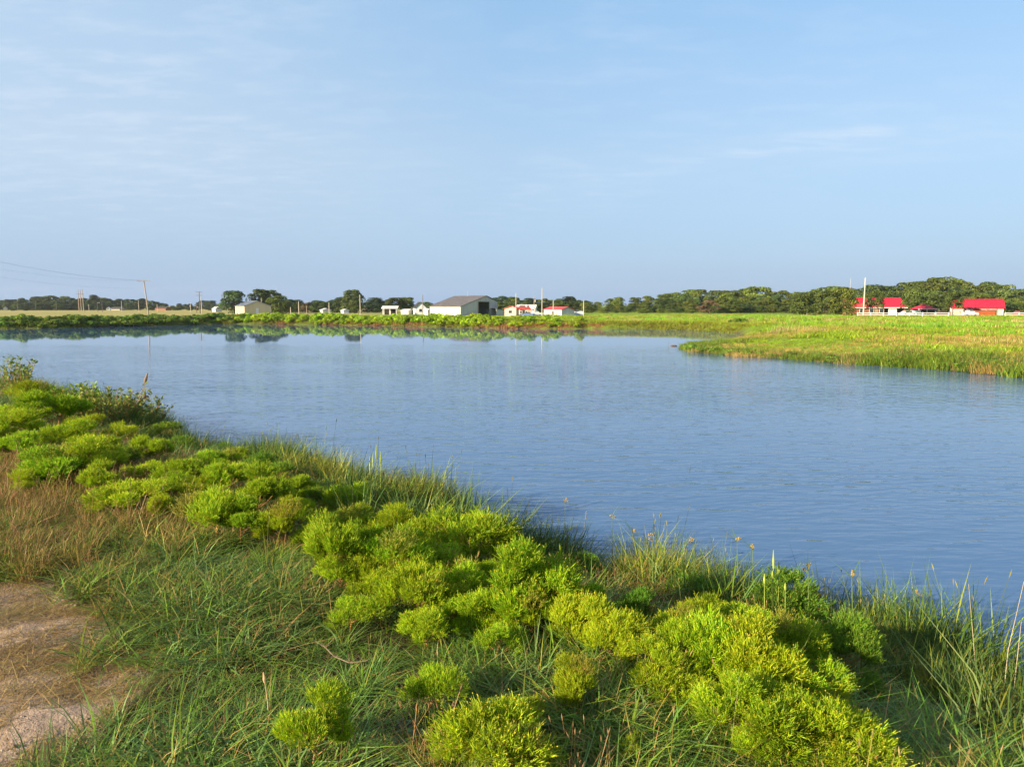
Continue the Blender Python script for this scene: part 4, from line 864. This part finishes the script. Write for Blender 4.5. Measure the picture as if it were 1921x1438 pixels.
# ------------------------------------------------------------------ poles
def pole(px, top, Y, label, mat='pole_wood', r=.13, arms=(), lean=0, base_px=None, name='utility_pole', box=False, lamp=False, group=None):
    p = pixy(px, top, Y); bx = p.x if base_px is None else pixy(base_px, top, Y).x; zb = z1(bx, Y); H = p.z-zb
    e = empty(name, (bx, Y, zb)); tx = p.x-bx
    MB().tube([(0, 0, -.4), (tx*.5, 0, H*.5), (tx, 0, H)], [r, r*.88, r*.7], 10).build('shaft', mat, e)
    for (dz, half, ry) in arms:
        f = (H-dz)/H; m = MB().box(-half, half, -.06, .06, -.06, .06).build('crossarm', mat, e); m.location = (tx*f, -r-.05, H-dz); m.rotation_euler = (0, 0, ry)
        for q in (-.9, -.45, .45, .9):
            g = MB().tube([(q*half, 0, .06), (q*half, 0, .16), (q*half, 0, .26)], [.05, .075, .04], 8).build('insulator', 'insulator', m)
    if box: MB().tube([(r+.25, -.1, H-1.9), (r+.25, -.1, H-1.1)], .22, 10).build('transformer', 'steel', e)
    if lamp: MB().tube([(tx, 0, H-.3), (tx+.7, 0, H-.1), (tx+1.1, 0, H-.2)], [.04, .04, .12], 8).build('lamp_arm', 'steel', e)
    return tag(e, label, 'pole', group), Vector((bx+tx, Y, zb+H))
_, T_main = pole(269.5, 525.5, 150, 'leaning wooden crossarm pole rising from the far western bank', r=.15, arms=((.22, 1.25, R(12)),), base_px=275.5)
_, T_twin = pole(373.5, 546.5, 262, 'tall pole with two crossarms, west of the cream shed', 'pole_dark', .17, arms=((.2, 1.25, 0), (1.5, 1.25, 0)))
pole(377, 556, 263, 'shorter pole standing close beside the two-crossarm pole', 'pole_pale', .14)
T3 = []
for i, px in enumerate((145.8, 150.0, 154.3)):
    T3.append(pole(px, 542.5, 330, ('westernmost of three close tall poles in the western field', 'middle of three close tall poles in the western field', 'easternmost of three close tall poles in the western field')[i], 'pole_wood', .20, arms=((2.2, .55, R(20)),))[1])
for px, tp, Y, lb in ((166.3, 571, 320, 'short pole right of the three close poles on the western field'), (182.5, 567, 330, 'thin lamp-topped pole next to the short western field pole'), (191, 567, 315, 'pale pole below the round-topped dark western tree'),
                  (227.5, 564, 310, 'pale pole midway between the three close poles and leaning pole'), (259.5, 563, 305, 'pale pole just left of the leaning crossarm pole'), (294.5, 570, 315, 'short pole just right of the leaning crossarm pole'),
                  (357, 567, 285, 'pale pole just left of the two-crossarm pole'), (368, 567, 275, 'thin dark pole touching the two-crossarm pole\'s left side'), (396, 571, 300, 'short thin pole between two-crossarm pole and cream shed'),
                  (32, 562, 380, 'thin pole against the trees at the far western end'), (66, 563, 380, 'thin pole against the western trees, second from the far end'), (105, 565, 380, 'thin pole left of the three close tall poles')):
    pole(px, tp, Y, lb, 'pole_dark' if 'dark' in lb or 'thin' in lb else 'pole_pale', .11, lamp='lamp' in lb)
for px, tp, lb in ((416, 551, 'left one of two distant line poles behind the light green tree'), (421, 551, 'right one of two distant line poles behind the light green tree')):
    pole(px, tp, 480, lb, 'pole_dark', .2, arms=((1.0, 1.2, 0),))
for px, tp, Y, m_, lb in ((490, 559, 245, 'pole_pale', 'pole rising behind the cream shed roof'), (545, 576, 205, 'pole_pale', 'short pale post east of the cream shed'), (560, 565, 215, 'pole_pale', 'pale pole second east of the cream shed'),
                      (617, 567, 215, 'pole_pale', 'pale pole at the small white shed'), (675, 552.5, 200, 'pole_pale', 'tall pale pole in front of the tallest middle-belt tree'), (793, 553, 205, 'pole_dark', 'dark pole between the blue house and the barn'),
                      (968, 550, 190, 'pole_pale', 'slim pale pole in front of the cream farmhouse'), (1002, 555, 215, 'pole_wood', 'brown pole behind the white pickup, with a transformer'), (1017, 540, 184, 'pole_pale', 'tallest pale pole at the central farm'),
                      (1038, 563, 187, 'pole_pale', 'pale pole in front of the long red-roofed shed'), (1095, 563, 186, 'pole_pale', 'pale pole at the east end of the central farm'), (575, 573, 240, 'pole_wood', 'short brown pole before the half-bare tree')):
    pole(px, tp, Y, lb, m_, .12, box='transformer' in lb)
pole(1623.5, 521, 184, 'tall cream-white pole before the brick house', 'pole_pale', .19)
pole(1596, 522, 225, 'thin pale mast rising above the trees left of the white pole', 'pole_pale', .06, name='mast')
pole(517.7, 540, 300, 'thin grey radio mast above the trees east of the cream shed', 'steel', .07, name='mast')
def wire(a, c, sag, label, rad=.0075):
    pts = [a.lerp(c, t/24)-Vector((0, 0, 4*sag*(t/24)*(1-t/24))) for t in range(25)]
    return tag(MB().tube([tuple(p) for p in pts], rad, 5).build('overhead_wire', 'wire'), label, 'wire', 'overhead wires')
near = [pixy(-160, 452, 96), pixy(-160, 456, 97.5), pixy(-170, 474, 97), pixy(-170, 489, 98)]
for i, (dx, dz) in enumerate(((-1.15, .2), (1.15, .2), (.3, .1), (0, -1.5))):
    wire(near[i], T_main+Vector((dx, -.2, dz-.25)), 1.1, ('uppermost wire running left from the leaning crossarm pole', 'second wire running left from the leaning crossarm pole', 'third wire running left from the leaning crossarm pole', 'lowest wire running left from the leaning crossarm pole')[i])
for i, dx in enumerate((-1.1, 1.1)): wire(T_main+Vector((dx, -.2, -.05)), T_twin+Vector((dx, -.2, -.2)), 2.4, ('left wire from the leaning pole to the two-crossarm pole', 'right wire from the leaning pole to the two-crossarm pole')[i])
for i, z in enumerate((-.6, -2.4)): wire(T3[1]+Vector((0, 0, z)), T_twin+Vector((0, 0, -.3-i*1.3)), 1.8, ('upper wire from the three close poles to the two-crossarm pole', 'lower wire from the three close poles to the two-crossarm pole')[i])
wire(pixy(-60, 557, 330), T3[0]+Vector((0, 0, -2.2)), 1.5, 'wire running left from the three close poles')
# ------------------------------------------------------------------ broom-like weed bushes on the near bank
def weed_meshes(seed, cols, bud, nbr=13, per=95, flat=1.0, top=54):
    """unit bush: thin stem, forked branches, each ending in a flaring spray of needle sprigs with small buds"""
    r = np.random.default_rng(seed); m = MB(); bx, by = r.uniform(-.05, .05, 2)
    m.tube([(bx, by, -.06), (bx*.5, by*.5, .10), (0, 0, .30)], [.015, .012, .010], 6)
    P, D, FK, lt_, br_ = [], [], [], [], []
    for i in range(nbr):
        th = R(top)*math.sqrt((i+r.uniform(.1, .9))/nbr); az = 2.4*i + r.uniform(-.5, .5); ext = r.uniform(.62, 1.28)
        ax_ = np.array((math.sin(th)*math.cos(az), math.sin(th)*math.sin(az), math.cos(th)*flat)); st = np.array((0, 0, r.uniform(.16, .34)))
        fk = st + ax_*r.uniform(.20, .34)*ext*np.array((1.15, 1.15, .9)); d = ax_ + np.array((0, 0, .40)); d /= np.linalg.norm(d)
        m.tube([tuple(st), tuple(st*.5+fk*.5-np.array((0, 0, .015))), tuple(fk)], [.008, .006, .004], 4)
        n = int(per*r.uniform(.65, 1.35)); v = r.normal(0, 1, (n, 3)); v -= (v@d)[:, None]*d; v /= np.linalg.norm(v, axis=1)[:, None]
        sp = R(54)*np.sqrt(r.uniform(0, 1, n)); q = d*np.cos(sp)[:, None] + v*np.sin(sp)[:, None]; ln = ext*(r.uniform(.5, 1.0, n)**.7 + (r.uniform(0, 1, n) < .12)*r.uniform(.05, .3, n))*.27*(1-.15*(sp/R(54))**2)*r.uniform(.8, 1.12); 
        P.append(fk + q*ln[:, None]); D.append(q*.7+np.array((0, 0, .45))+r.normal(0, .12, (n, 3))); FK.append(np.repeat(fk[None], n, 0)); lt_ += [r.uniform(.75, 1.18)]*n; br_ += [r.uniform() < .045]*n
        for k in range(5): t_ = P[-1][r.integers(0, n)]; m.tube([tuple(fk), tuple(fk*.4+t_*.6)], [.004, .002], 4)
    P = np.concatenate(P); D = np.concatenate(D); FK = np.concatenate(FK); lt_ = np.array(lt_); n = len(P); D /= np.linalg.norm(D, axis=1)[:, None]
    S = np.cross(D, r.normal(0, 1, D.shape)); S /= np.linalg.norm(S, axis=1)[:, None]; U = np.cross(D, S)
    base = np.clip(np.asarray(cols)[r.integers(0, len(cols), n)]*(lt_*(1+r.normal(0, .12, n)))[:, None], .004, 1)
    bn_ = np.array(br_); base[bn_] = base[bn_]*.35 + np.array((.25, .17, .05))*.65*lt_[bn_][:, None]
    V, C, F4 = [], [], []; o = 0; K = 8
    for k in range(K):
        a = 6.283*k/K + r.uniform(0, 6.28, n); sp = r.uniform(.05, .75, n); dr = D + (S*np.cos(a)[:, None] + U*np.sin(a)[:, None])*sp[:, None]; dr /= np.linalg.norm(dr, axis=1)[:, None]
        ln = r.uniform(.035, .105, n)[:, None]; st = P + D*r.uniform(-.075, .02, n)[:, None]; sd_ = np.cross(dr, r.normal(0, 1, dr.shape)); sd_ /= np.linalg.norm(sd_, axis=1)[:, None]; w_ = .0041
        mid = st+dr*ln*.5
        V.append(np.stack([st, mid-sd_*w_, st+dr*ln, mid+sd_*w_], 1).reshape(-1, 3)); C.append(np.repeat(base, 4, 0)); F4.append(o+np.arange(4*n).reshape(-1, 4)); o += 4*n
        mk = r.uniform(0, 1, n) < 0.22; tp = (st+dr*ln)[mk]; s2 = S[mk]*.0055; d2 = dr[mk]*.009; q = mk.sum()
        V.append(np.stack([tp-s2, tp+d2, tp+s2, tp-d2], 1).reshape(-1, 3)); C.append(np.repeat(np.asarray(bud)*r.uniform(.7, 1.2, q)[:, None], 4, 0)); F4.append(o+np.arange(4*q).reshape(-1, 4)); o += 4*q
    sel = r.uniform(0, 1, n) < .6; p = P[sel]; q = len(p); s2 = S[sel]*.0028
    V.append(np.stack([FK[sel]-s2, FK[sel]+s2, p], 1).reshape(-1, 3)); C.append(np.repeat(base[sel]*np.array((1.05, .85, .9)), 3, 0)); F3 = o+np.arange(3*q).reshape(-1, 3)
    fol = npmesh('weed_foliage', np.concatenate(V), np.concatenate(F4), F3, MAT['weed_leaf'], np.concatenate(C))
    me = bpy.data.meshes.new('weed_stem'); me.from_pydata(m.v, [], m.f); me.update(); me.materials.append(MAT['weed_stem']); return fol, me
BRIGHT = [(0.31, 0.48, 0.012), (0.38, 0.52, 0.014), (0.23, 0.41, 0.014), (0.28, 0.42, 0.02)]; DEEP = [(0.12, 0.25, 0.020), (0.16, 0.29, 0.022), (0.10, 0.21, 0.022)]
WB = {'b': [weed_meshes(500+i, BRIGHT, (.52, .47, .03), (13, 10, 16, 12, 9, 15, 11)[i], (145, 165, 125, 150, 175, 128, 152)[i], (1, .85, 1.1, .9, 1.05, .8, 1)[i], (52, 62, 46, 58, 50, 64, 54)[i]) for i in range(7)],
      'd': [weed_meshes(520+i, DEEP, (.30, .36, .03), 12+2*i, 115) for i in range(3)],
      's': [weed_meshes(530+i, BRIGHT, (.55, .47, .03), 7+i, 110, 1.1, 56) for i in range(3)]}
NW = 0
def weed(cx, cy_, wpx, hpx, kind, label, group=None, ratio=None, name='weed_bush'):
    global NW
    b_ = pixg(cx, cy_+hpx*0.52); dist = b_.y*math.cos(PITCH) + (CAM_Z-b_.z)*math.sin(PITCH)
    Wm = wpx*dist/FPX*1.22; Hm = max(hpx*dist/FPX*1.22, Wm*.70)
    f, s_ = WB[kind][NW % len(WB[kind])]; NW += 1
    e = empty(name, (b_.x, b_.y, b_.z-.01), random.uniform(0, 6.28)); mesh_obj('stem', s_, e); mesh_obj('foliage', f, e)
    e.scale = (Wm*random.uniform(.95, 1.3), Wm*random.uniform(.85, 1.1), Hm*random.uniform(.9, 1.1)); e.rotation_euler = (random.uniform(-.16, .16), random.uniform(-.16, .16), e.rotation_euler[2])
    return tag(e, label, 'bush', group)
G1 = 'weed bushes of the near bank'
for a in ((637,1035,105,130,'b','tall bright weed bush at the left end of the central row, bare stem below'),
    (755,985,95,85,'b','rounded weed bush behind the central row, just above its left half'),
    (735,1052,110,100,'b','bright weed bush second from the left in the central row'),
    (880,1022,145,90,'b','broad weed dome nearest the water behind the central row'),
    (985,1112,165,150,'b','largest dome-shaped weed bush in the middle of the near bank'),
    (868,1085,95,100,'b','weed bush pressed against the left side of the largest dome'),
    (785,1108,120,105,'b','yellowish sparse weed bush with brown base in the central row'),
    (1075,1165,95,115,'b','weed bush right below the largest dome, on a leaning orange stem'),
    (1140,1185,100,115,'b','weed bush right of the leaning-stemmed one, with a forked orange stem'),
    (930,1200,110,90,'s','thin see-through weed bush below the largest dome'),
    (1192,1148,78,75,'d','small dark green weed bush between the two big bush groups'),
    (1300,1125,95,55,'d','dark green weed bush touching the shore grass behind the big right group'),
    (1335,1200,155,150,'b','biggest weed bush of the right group'),
    (1470,1150,130,75,'d','green weed bush at the water side of the right group'),
    (1420,1235,165,150,'b','dense weed bush in the right half of the right group'),
    (1235,1258,125,90,'b','weed bush at the left foot of the right group'),
    (1085,1285,88,95,'b','upright yellow-budded weed bush standing alone, low centre'),
    (812,1295,88,100,'s','loose yellow-flowered weed bush alone in dark grass, low left of centre'),
    (590,1380,150,135,'b','weed bush at the bottom edge, leftmost of the near bushes'),
    (990,1350,85,75,'s','small thin weed bush just above the bottom-centre bush'),
    (935,1415,210,95,'b','wide weed bush cut by the bottom edge at the centre'),
    (1450,1340,165,120,'b','weed bush below the right group, with grass showing through'),
    (1570,1405,200,95,'b','wide weed bush at the bottom edge under the right group'),
    (1585,1222,110,105,'d','fine green weed bush by itself right of the right group'),
    (1622,1290,75,65,'d','small yellow-tipped green weed below the lone fine bush'),
    (1832,1312,70,60,'d','low green weed at the right end of the bank'),
    (660,1150,80,65,'s','little yellow weed below the tall left bush of the central row'),
    (1180,1395,60,55,'s','tiny yellow-flowered weed between the two bottom-edge bushes'),
    (800,1172,85,85,'b','bright weed bush below the brown-based one'),
    (1315,1300,90,70,'b','weed bush hanging below the biggest bush of the right group'),
    (538,985,82,85,'b','fan-shaped weed bush between the left trio and the central row'),
    (645,942,68,62,'b','bright yellow weed bush behind the fan-shaped one'),
    (487,938,98,90,'b','round weed dome of the left trio, nearest the water'),
    (410,958,112,105,'b','largest weed bush of the left trio'),
    (415,905,92,70,'b','rear weed bush of the left trio'),
    (480,882,60,50,'d','small green weed dome behind the left trio at the water'),
    (575,918,52,55,'b','upright small weed bush between the left trio and the bright yellow one'),
    (606,938,44,42,'d','smallest green weed right of the upright small bush'),
    (630,985,62,42,'b','low weed bush just left of the rounded one behind the central row'),
    (735,940,70,45,'d','dark low weed in the shore grass behind the central row'),
    (1112,1078,64,62,'d','thin green weed in the shore grass right of the largest dome'),
    (310,952,42,50,'b','little yellow weed left of the left trio'),
    (1385,1175,130,90,'b','weed bush filling the back of the right group behind the biggest'),
    (1290,1225,110,110,'b','weed bush at the left flank of the right group, over the biggest bush\'s foot'),
    (1490,1210,120,100,'b','weed bush on the right flank of the right group'),
    (1480,1275,120,100,'b','weed bush low on the right flank of the right group'),
    (1370,1330,110,95,'b','weed bush between the right group and the bottom-edge bush'),
    (1500,1385,130,100,'b','weed bush just left of the wide bottom-edge one'),
    (830,1050,90,80,'b','weed bush between the broad water-side dome and the central row'),
    (690,1020,80,80,'b','weed bush squeezed between the first two of the central row'),
    (925,1150,95,90,'b','weed bush at the left foot of the largest dome'),
    (1035,1130,90,90,'b','weed bush at the right flank of the largest dome'),
    (705,1095,85,75,'s','sparse weed under the second bush of the central row'),
    (450,985,80,70,'b','weed bush in front of the left trio'),
    (860,1410,90,70,'b','weed bush at the bottom edge, just left of the wide centre one')): weed(*a, group=G1)
for cx, cy_, wp, hp, k in ((350,893,84,55,'b'),(290,850,74,50,'b'),(185,868,120,62,'b'),(100,882,105,70,'b'),(245,935,100,62,'b'),(140,832,92,48,'b'),(350,842,48,36,'d'),(420,850,46,36,'d'),
                     (110,782,105,48,'b'),(32,802,92,50,'b'),(70,760,80,36,'b'),(228,818,56,34,'b'),(302,818,64,38,'d'),(10,775,60,36,'b'),(30,845,70,44,'b'),(190,905,80,50,'b')):
    weed(cx, cy_, wp, hp, k, 'low yellow-green weed bush among the grass at the far left part of the near bank', 'low weeds at the far left part of the near bank')
FILL = 0
for cx, cy_, wp, hp in ((600,1000,70,60),(660,985,70,60),(700,985,60,55),(790,1030,80,80),(820,1085,80,80),(760,1080,80,80),(850,1130,85,80),(880,1160,80,75),(1000,1165,90,80),(960,1060,90,70),(1100,1130,75,70),(920,1075,80,80),(830,1010,90,60),(690,1070,80,80),(1045,1180,70,70),(640,1085,70,60)):
    weed(cx, cy_, wp, hp, 'b', 'feathery yellow-green weed merged into the dense middle mass of the near bank', 'merged weeds of the middle mass')
for cx, cy_, wp, hp in ((1310,1175,90,90),(1370,1215,100,100),(1440,1190,100,80),(1350,1260,100,90),(1410,1290,100,90),(1450,1255,90,90),(1270,1190,80,80),(1530,1320,90,80),(1420,1385,100,90),(1330,1145,90,70)):
    weed(cx, cy_, wp, hp, 'b', 'feathery yellow-green weed merged into the dense right-hand mass of the near bank', 'merged weeds of the right mass')
for cx, cy_, wp, hp in ((520,900,60,50),(550,880,50,40),(380,870,60,45),(440,870,50,40),(330,915,70,50),(370,925,60,50),(270,890,70,45),(220,860,60,40),(70,830,70,45),(160,800,60,40),(200,840,60,40),(120,860,70,45),(60,905,70,50),(560,945,55,45),(520,935,60,50)):
    weed(cx, cy_, wp, hp, random.choice('bbds'), 'small feathery weed scattered along the left half of the near bank', 'small scattered weeds of the left half')
# unseen weed bush, added out of view to throw shade across the track
for q in ((-5.2, 3.6, .5, .42),):
    f, s_ = WB['b'][NW % 7]; NW += 1; e = empty('weed_bush', (q[0], q[1], z1(q[0], q[1]))); mesh_obj('stem', s_, e); mesh_obj('foliage', f, e); e.scale = (q[2], q[2], q[3])
    tag(e, 'unseen weed bush added to shade the bare track', 'bush', 'unseen bushes added for shade')

# ------------------------------------------------------------------ other plants along the near waterline
def leafy(name, label, cx, base_y, wpx, hpx, nst, cols, seed, lf=.05, stemc='weed_stem', up=0.9):
    """upright stems with alternating leaves"""
    r = np.random.default_rng(seed); b_ = pixg(cx, base_y); dist = b_.y; Wm = wpx*dist/FPX; Hm = hpx*dist/FPX; m = MB(); V, C = [], []
    for i in range(nst):
        a = r.uniform(0, 6.28); q = .18*Wm*math.sqrt(r.uniform()); x0, y0 = q*math.cos(a), q*math.sin(a); h = Hm*r.uniform(.6, 1.0); ex, ey = x0 + math.cos(a)*Wm*.5*r.uniform(.3, 1)*(1.25-h/Hm*.55), y0+math.sin(a)*Wm*.4*r.uniform(.2, 1)
        pts = [np.array((x0, y0, -.05)), np.array((x0*.6+ex*.4, y0*.6+ey*.4, h*.55)), np.array((ex, ey, h))]; m.tube([tuple(p) for p in pts], [.012, .008, .003], 5)
        for k in range(34):
            t = r.uniform(.18, 1.0); p = (pts[0]*(1-t)**2 + 2*pts[1]*t*(1-t) + pts[2]*t*t); az = r.uniform(0, 6.28); d = np.array((math.cos(az), math.sin(az), r.uniform(.1, up*1.6))); d /= np.linalg.norm(d)
            s2 = np.cross(d, r.normal(0, 1, 3)); s2 /= np.linalg.norm(s2); l = lf*r.uniform(.8, 1.8); V += [p, p+d*l*.5-s2*l*.22, p+d*l, p+d*l*.5+s2*l*.22]; c = np.array(cols[r.integers(0, len(cols))])*r.uniform(.75, 1.25); C += [c]*4
    e = empty(name, b_); m.build('stem', stemc, e); V = np.array(V); mesh_obj('foliage', npmesh('leaves', V, np.arange(len(V)).reshape(-1, 4), None, MAT['weed_leaf'], np.array(C)), e)
    return tag(e, label, 'plant')
leafy('leafy_shrub', 'tall willow-like leafy shrub at the picture\'s left edge', 40, 757, 84, 92, 34, [(.20,.27,.05),(.16,.23,.04),(.25,.29,.07)], 701, .085)
for i, (cx, by, wp, hp) in enumerate(((150,796,110,72),(215,806,130,76),(275,812,95,62))):
    leafy('leafy_bush', ('dark leafy bush at the shore right of the willow-like shrub', 'tall mixed leafy bush in the middle of the shore thicket', 'leafy bush at the right end of the shore thicket with brown tips')[i], cx, by, wp, hp*1.12, 38,
          [[(.13,.23,.03),(.17,.28,.03),(.24,.31,.04)], [(.17,.23,.04),(.22,.27,.04),(.24,.21,.05)], [(.21,.25,.04),(.26,.22,.06),(.15,.22,.04)]][i], 710+i, .075)
leafy('brown_dock_plant', 'brown seeded dock plant at the water behind the left trio', 480, 878, 62, 50, 12, [(.20,.10,.035),(.16,.09,.03),(.22,.14,.03)], 720, .07, up=.3)
leafy('willow_sprig', 'dark narrow-leaved sprig at the water behind the broad dome', 945, 1062, 55, 70, 8, [(.035,.07,.03),(.05,.08,.03)], 724, .06)
leafy('woolly_plant', 'pale woolly-leaved plant in the dark grass near the bottom edge', 765, 1400, 80, 45, 6, [(.16,.20,.13),(.12,.17,.10)], 728, .032, up=.2)
def sedge(px, head_y, base_y, label, golden=True, lean=0, n=3):
    """one stalk topped by a spray of golden spikelets and a few leaf bracts"""
    b_ = pixg(px-lean, base_y); top = pixy(px, head_y, b_.y); H = top.z-b_.z; tx = top.x-b_.x; e = empty('sedge', b_); r = np.random.default_rng(int(px))
    MB().tube([(0, 0, -.05), (tx*.35, 0, H*.5), (tx, 0, H)], [.006, .005, .0035], 5).build('stalk', 'sedge_stalk', e)
    m = MB()
    for k in range(n):
        a = r.uniform(0, 6.28); s_ = r.uniform(.015, .05); q = Vector((tx+math.cos(a)*s_, math.sin(a)*s_, H+r.uniform(.01, .07))); m.tube([(tx, 0, H), tuple(q)], [.002, .0015], 4)
        for j in range(9):
            a2 = r.uniform(0, 6.28); q2 = q+Vector((math.cos(a2)*.02, math.sin(a2)*.02, r.uniform(-.012, .03))); m.tube([tuple(q), tuple(q.lerp(q2, .6)), tuple(q2)], [.003, .0052, .001], 4)
    m.build('seed_head', 'sedge_head', e)
    V, F4, F3, C = blades(5, .004, .14, .26, .008, 1.1, .8, BLUEG, r); V = V+np.array((tx, 0, H)); mesh_obj('bract', npmesh('bract', V, F4, F3, GB, C), e)
    return tag(e, label, 'sedge', 'golden-headed sedges at the near waterline')
plain('sedge_stalk', (.10, .15, .04), .7); plain('sedge_head', (.27, .20, .07), .8, var=.2, scale=30); plain('dry_stalk', (.40, .27, .14), .85); plain('pale_straw', (.40, .33, .22), .8); plain('spike_green', (.27, .34, .06), .8); plain('plume', (.20, .14, .10), .9)
for a in ((1060,943,1087,'tall golden-headed sedge right beside the dark grass tuft'), (1148,972,1114,'golden-headed sedge with two tufts, second right of the dark tuft'), (1188,1000,1122,'short golden sedge right of the two-tufted one'),
          (1224,1016,1134,'golden sedge over open water, fourth from the dark tuft'), (1302,1020,1152,'thin sedge standing against the water at mid right'), (1383,1016,1164,'golden sedge left of the leaning-headed pair'),
          (1412,1030,1170,'golden sedge with drooping bract, next to the green spikes'), (1516,1072,1202,'golden sedge bent to the left, right of the green spikes'), (1598,1082,1222,'golden sedge with one long bract pointing to the right'), (1722,1120,1254,'small sedge near the right end of the waterline')): sedge(*a)
def stalk(name, label, p0, p1, mat, rad, cat, bend=.1, head=None, by=None):
    a = pixg(*p0); c = pixy(p1[0], p1[1], a.y); e = empty(name, a); v = c-a; mid = v*.5+Vector((bend*v.length, 0, 0))
    MB().tube([(0, 0, -.03), tuple(mid), tuple(v)], [rad, rad*.85, rad*.5], 6).build('stalk', mat, e)
    if head:
        hm, l, w_ = head; d = (v-mid).normalized(); m = MB(); m.tube([tuple(v-d*l*.1), tuple(v+d*l*.3), tuple(v+d*l)], [w_*.6, w_, w_*.2], 8); m.build('seed_head', hm, e)
    return tag(e, label, cat)
stalk('reed', 'tall reed with grey-brown plume leaning over the water, left shore', (262,800), (272,716), 'dry_stalk', .009, 'reed', -.08, ('plume', .30, .05))
stalk('reed', 'shorter reed with grey plume right of the tall one', (268,812), (270,748), 'dry_stalk', .009, 'reed', -.05, ('plume', .26, .05))
for i, (x, t) in enumerate(((706, 858), (700, 872), (714, 870), (694, 880))):
    stalk('green_spike', ('tallest of the four pale green spikes at the shore', 'second pale green spike left of the tallest', 'pale green spike right of the tallest of four', 'leftmost short pale green spike')[i], (x, 960), (x, t), 'spike_green', .006, 'flower spike', .0, ('spike_green', .22, .014))
for i, (x, t, h) in enumerate(((1451, 1062, .17), (1461, 1075, .12), (1449, 1088, .10), (1434, 1092, .09), (1473, 1105, .07))):
    stalk('green_spike', ('tallest pale green spike rising from the right shore grass', 'pale green spike just right of the right shore\'s tallest', 'short pale green spike below the right shore\'s tallest', 'pale green spike left of the right shore\'s tallest', 'lowest pale green spike of the right shore')[i], (x, 1196), (x, t), 'spike_green', .005, 'flower spike', .0, ('spike_green', h, .012))
stalk('dry_leaf_blade', 'pale dry blade standing against the water right of the dark tuft', (1088, 1100), (1100, 957), 'pale_straw', .0032, 'dry blade', -.02)
stalk('dry_stalk', 'pale bare stalk standing over the water near the right edge', (1836, 1318), (1817, 1095), 'pale_straw', .0032, 'dry stalk', 0)
stalk('dry_stalk', 'long bare stalk leaning right at the right edge', (1878, 1345), (1921, 1090), 'pale_straw', .0032, 'dry stalk', -.03)
stalk('dry_stalk', 'second bare stalk low at the right edge', (1895, 1355), (1916, 1165), 'pale_straw', .0032, 'dry stalk', 0)
stalk('dry_stalk', 'reddish dry seed stalk alone in the grass, lower left', (505, 1355), (497, 1278), 'dry_stalk', .006, 'dry stalk', .02, ('dry_stalk', .07, .013))
stalk('dry_stalk', 'pale straw stalk in the grass above the bare track', (45, 1070), (50, 1022), 'dry_stalk', .006, 'dry stalk', 0)
# dark grass tuft at the waterline, and its smaller neighbours
def tuft(label, cx, base_y, hpx, wpx, cols, seed, n=150):
    r = np.random.default_rng(seed); b_ = pixg(cx, base_y); k = b_.y/FPX; e = mesh_obj('grass_tuft', gmesh('grass_tuft', blades(n, wpx*k*.32, hpx*k*.55, hpx*k*1.02, .009, .10, .22, cols, r)), loc=b_); return tag(e, label, 'grass tuft')
tuft('dense dark green grass tuft rising at the waterline, centre', 1040, 1085, 120, 66, GREEN+OLIVE[:1], 801, 190)
tuft('olive grass tuft right of the dense dark one', 1092, 1105, 95, 84, OLIVE+TAN[:1], 802)
tuft('olive-brown grass tuft on the shore behind the dark low weed', 800, 975, 90, 90, OLIVE+GREEN[:1], 803, 220)
tuft('feathery yellow-green grass tuft leaning over the water', 838, 990, 105, 60, OLIVE+LIME[:1], 804, 160)
tuft('reddish-brown grass tuft near the right end of the shore', 1850, 1320, 110, 90, [(.24,.13,.04),(.20,.15,.04),(.12,.13,.03)], 805, 170)
# things in and on the water
lg = pixz(1264, 649, 0); m = MB(); m.tube([(-.34, 0, .02), (-.15, .02, .06), (.12, -.02, .07), (.34, .03, .03)], [.03, .07, .06, .02], 8); o = m.build('floating_log', 'bark', None, True); o.location = lg; tag(o, 'dark floating log piece near the tip of the spit', 'log')
for px, y0, y1, lb in ((1255, 650, 639, 'thin stick standing in the water beside the floating log'), (1295, 878, 872, 'short dark stick poking out of the open water')):
    p = pixz(px, y0, 0); c = pixy(px-1, y1, p.y); o = MB().tube([(0, 0, -.3), (c.x-p.x, 0, c.z)], [.012, .009], 6).build('stick', 'bark'); o.location = p; tag(o, lb, 'stick')
tw = pixg(590, 1222); e = empty('fallen_branch', tw); pts = [(0, 0, .10), (.12, -.10, .09), (.22, -.22, .08), (.36, -.30, .07), (.48, -.33, .10)]
MB().tube(pts, [.002, .004, .005, .005, .003], 6).build('branch', 'bark', e)
m = MB()
for k in range(16): q = Vector(pts[1+k % 4]); m.tube([tuple(q), (q.x+random.uniform(-.08, .08), q.y+random.uniform(-.06, .06), q.z+random.uniform(.0, .05))], [.003, .001], 4)
m.build('twig', 'bark', e); tag(e, 'fallen orange-brown twiggy branch lying in the dark grass', 'branch')

# ------------------------------------------------------------------ morning haze
HZ = 0.00008
hb = NB('haze'); pv = hb.n('ShaderNodeVolumePrincipled'); pv.inputs['Color'].default_value = (0.80, 0.88, 0.97, 1); pv.inputs['Density'].default_value = HZ; pv.inputs['Anisotropy'].default_value = 0.25
hb.l(pv.outputs[0], hb.out.inputs['Volume'])
hz = MB().box(-900, 900, -300, 1200, -3, 34).build('haze', 'haze'); tag(hz, 'thin bluish morning haze over the farmland', 'haze', kind='stuff')
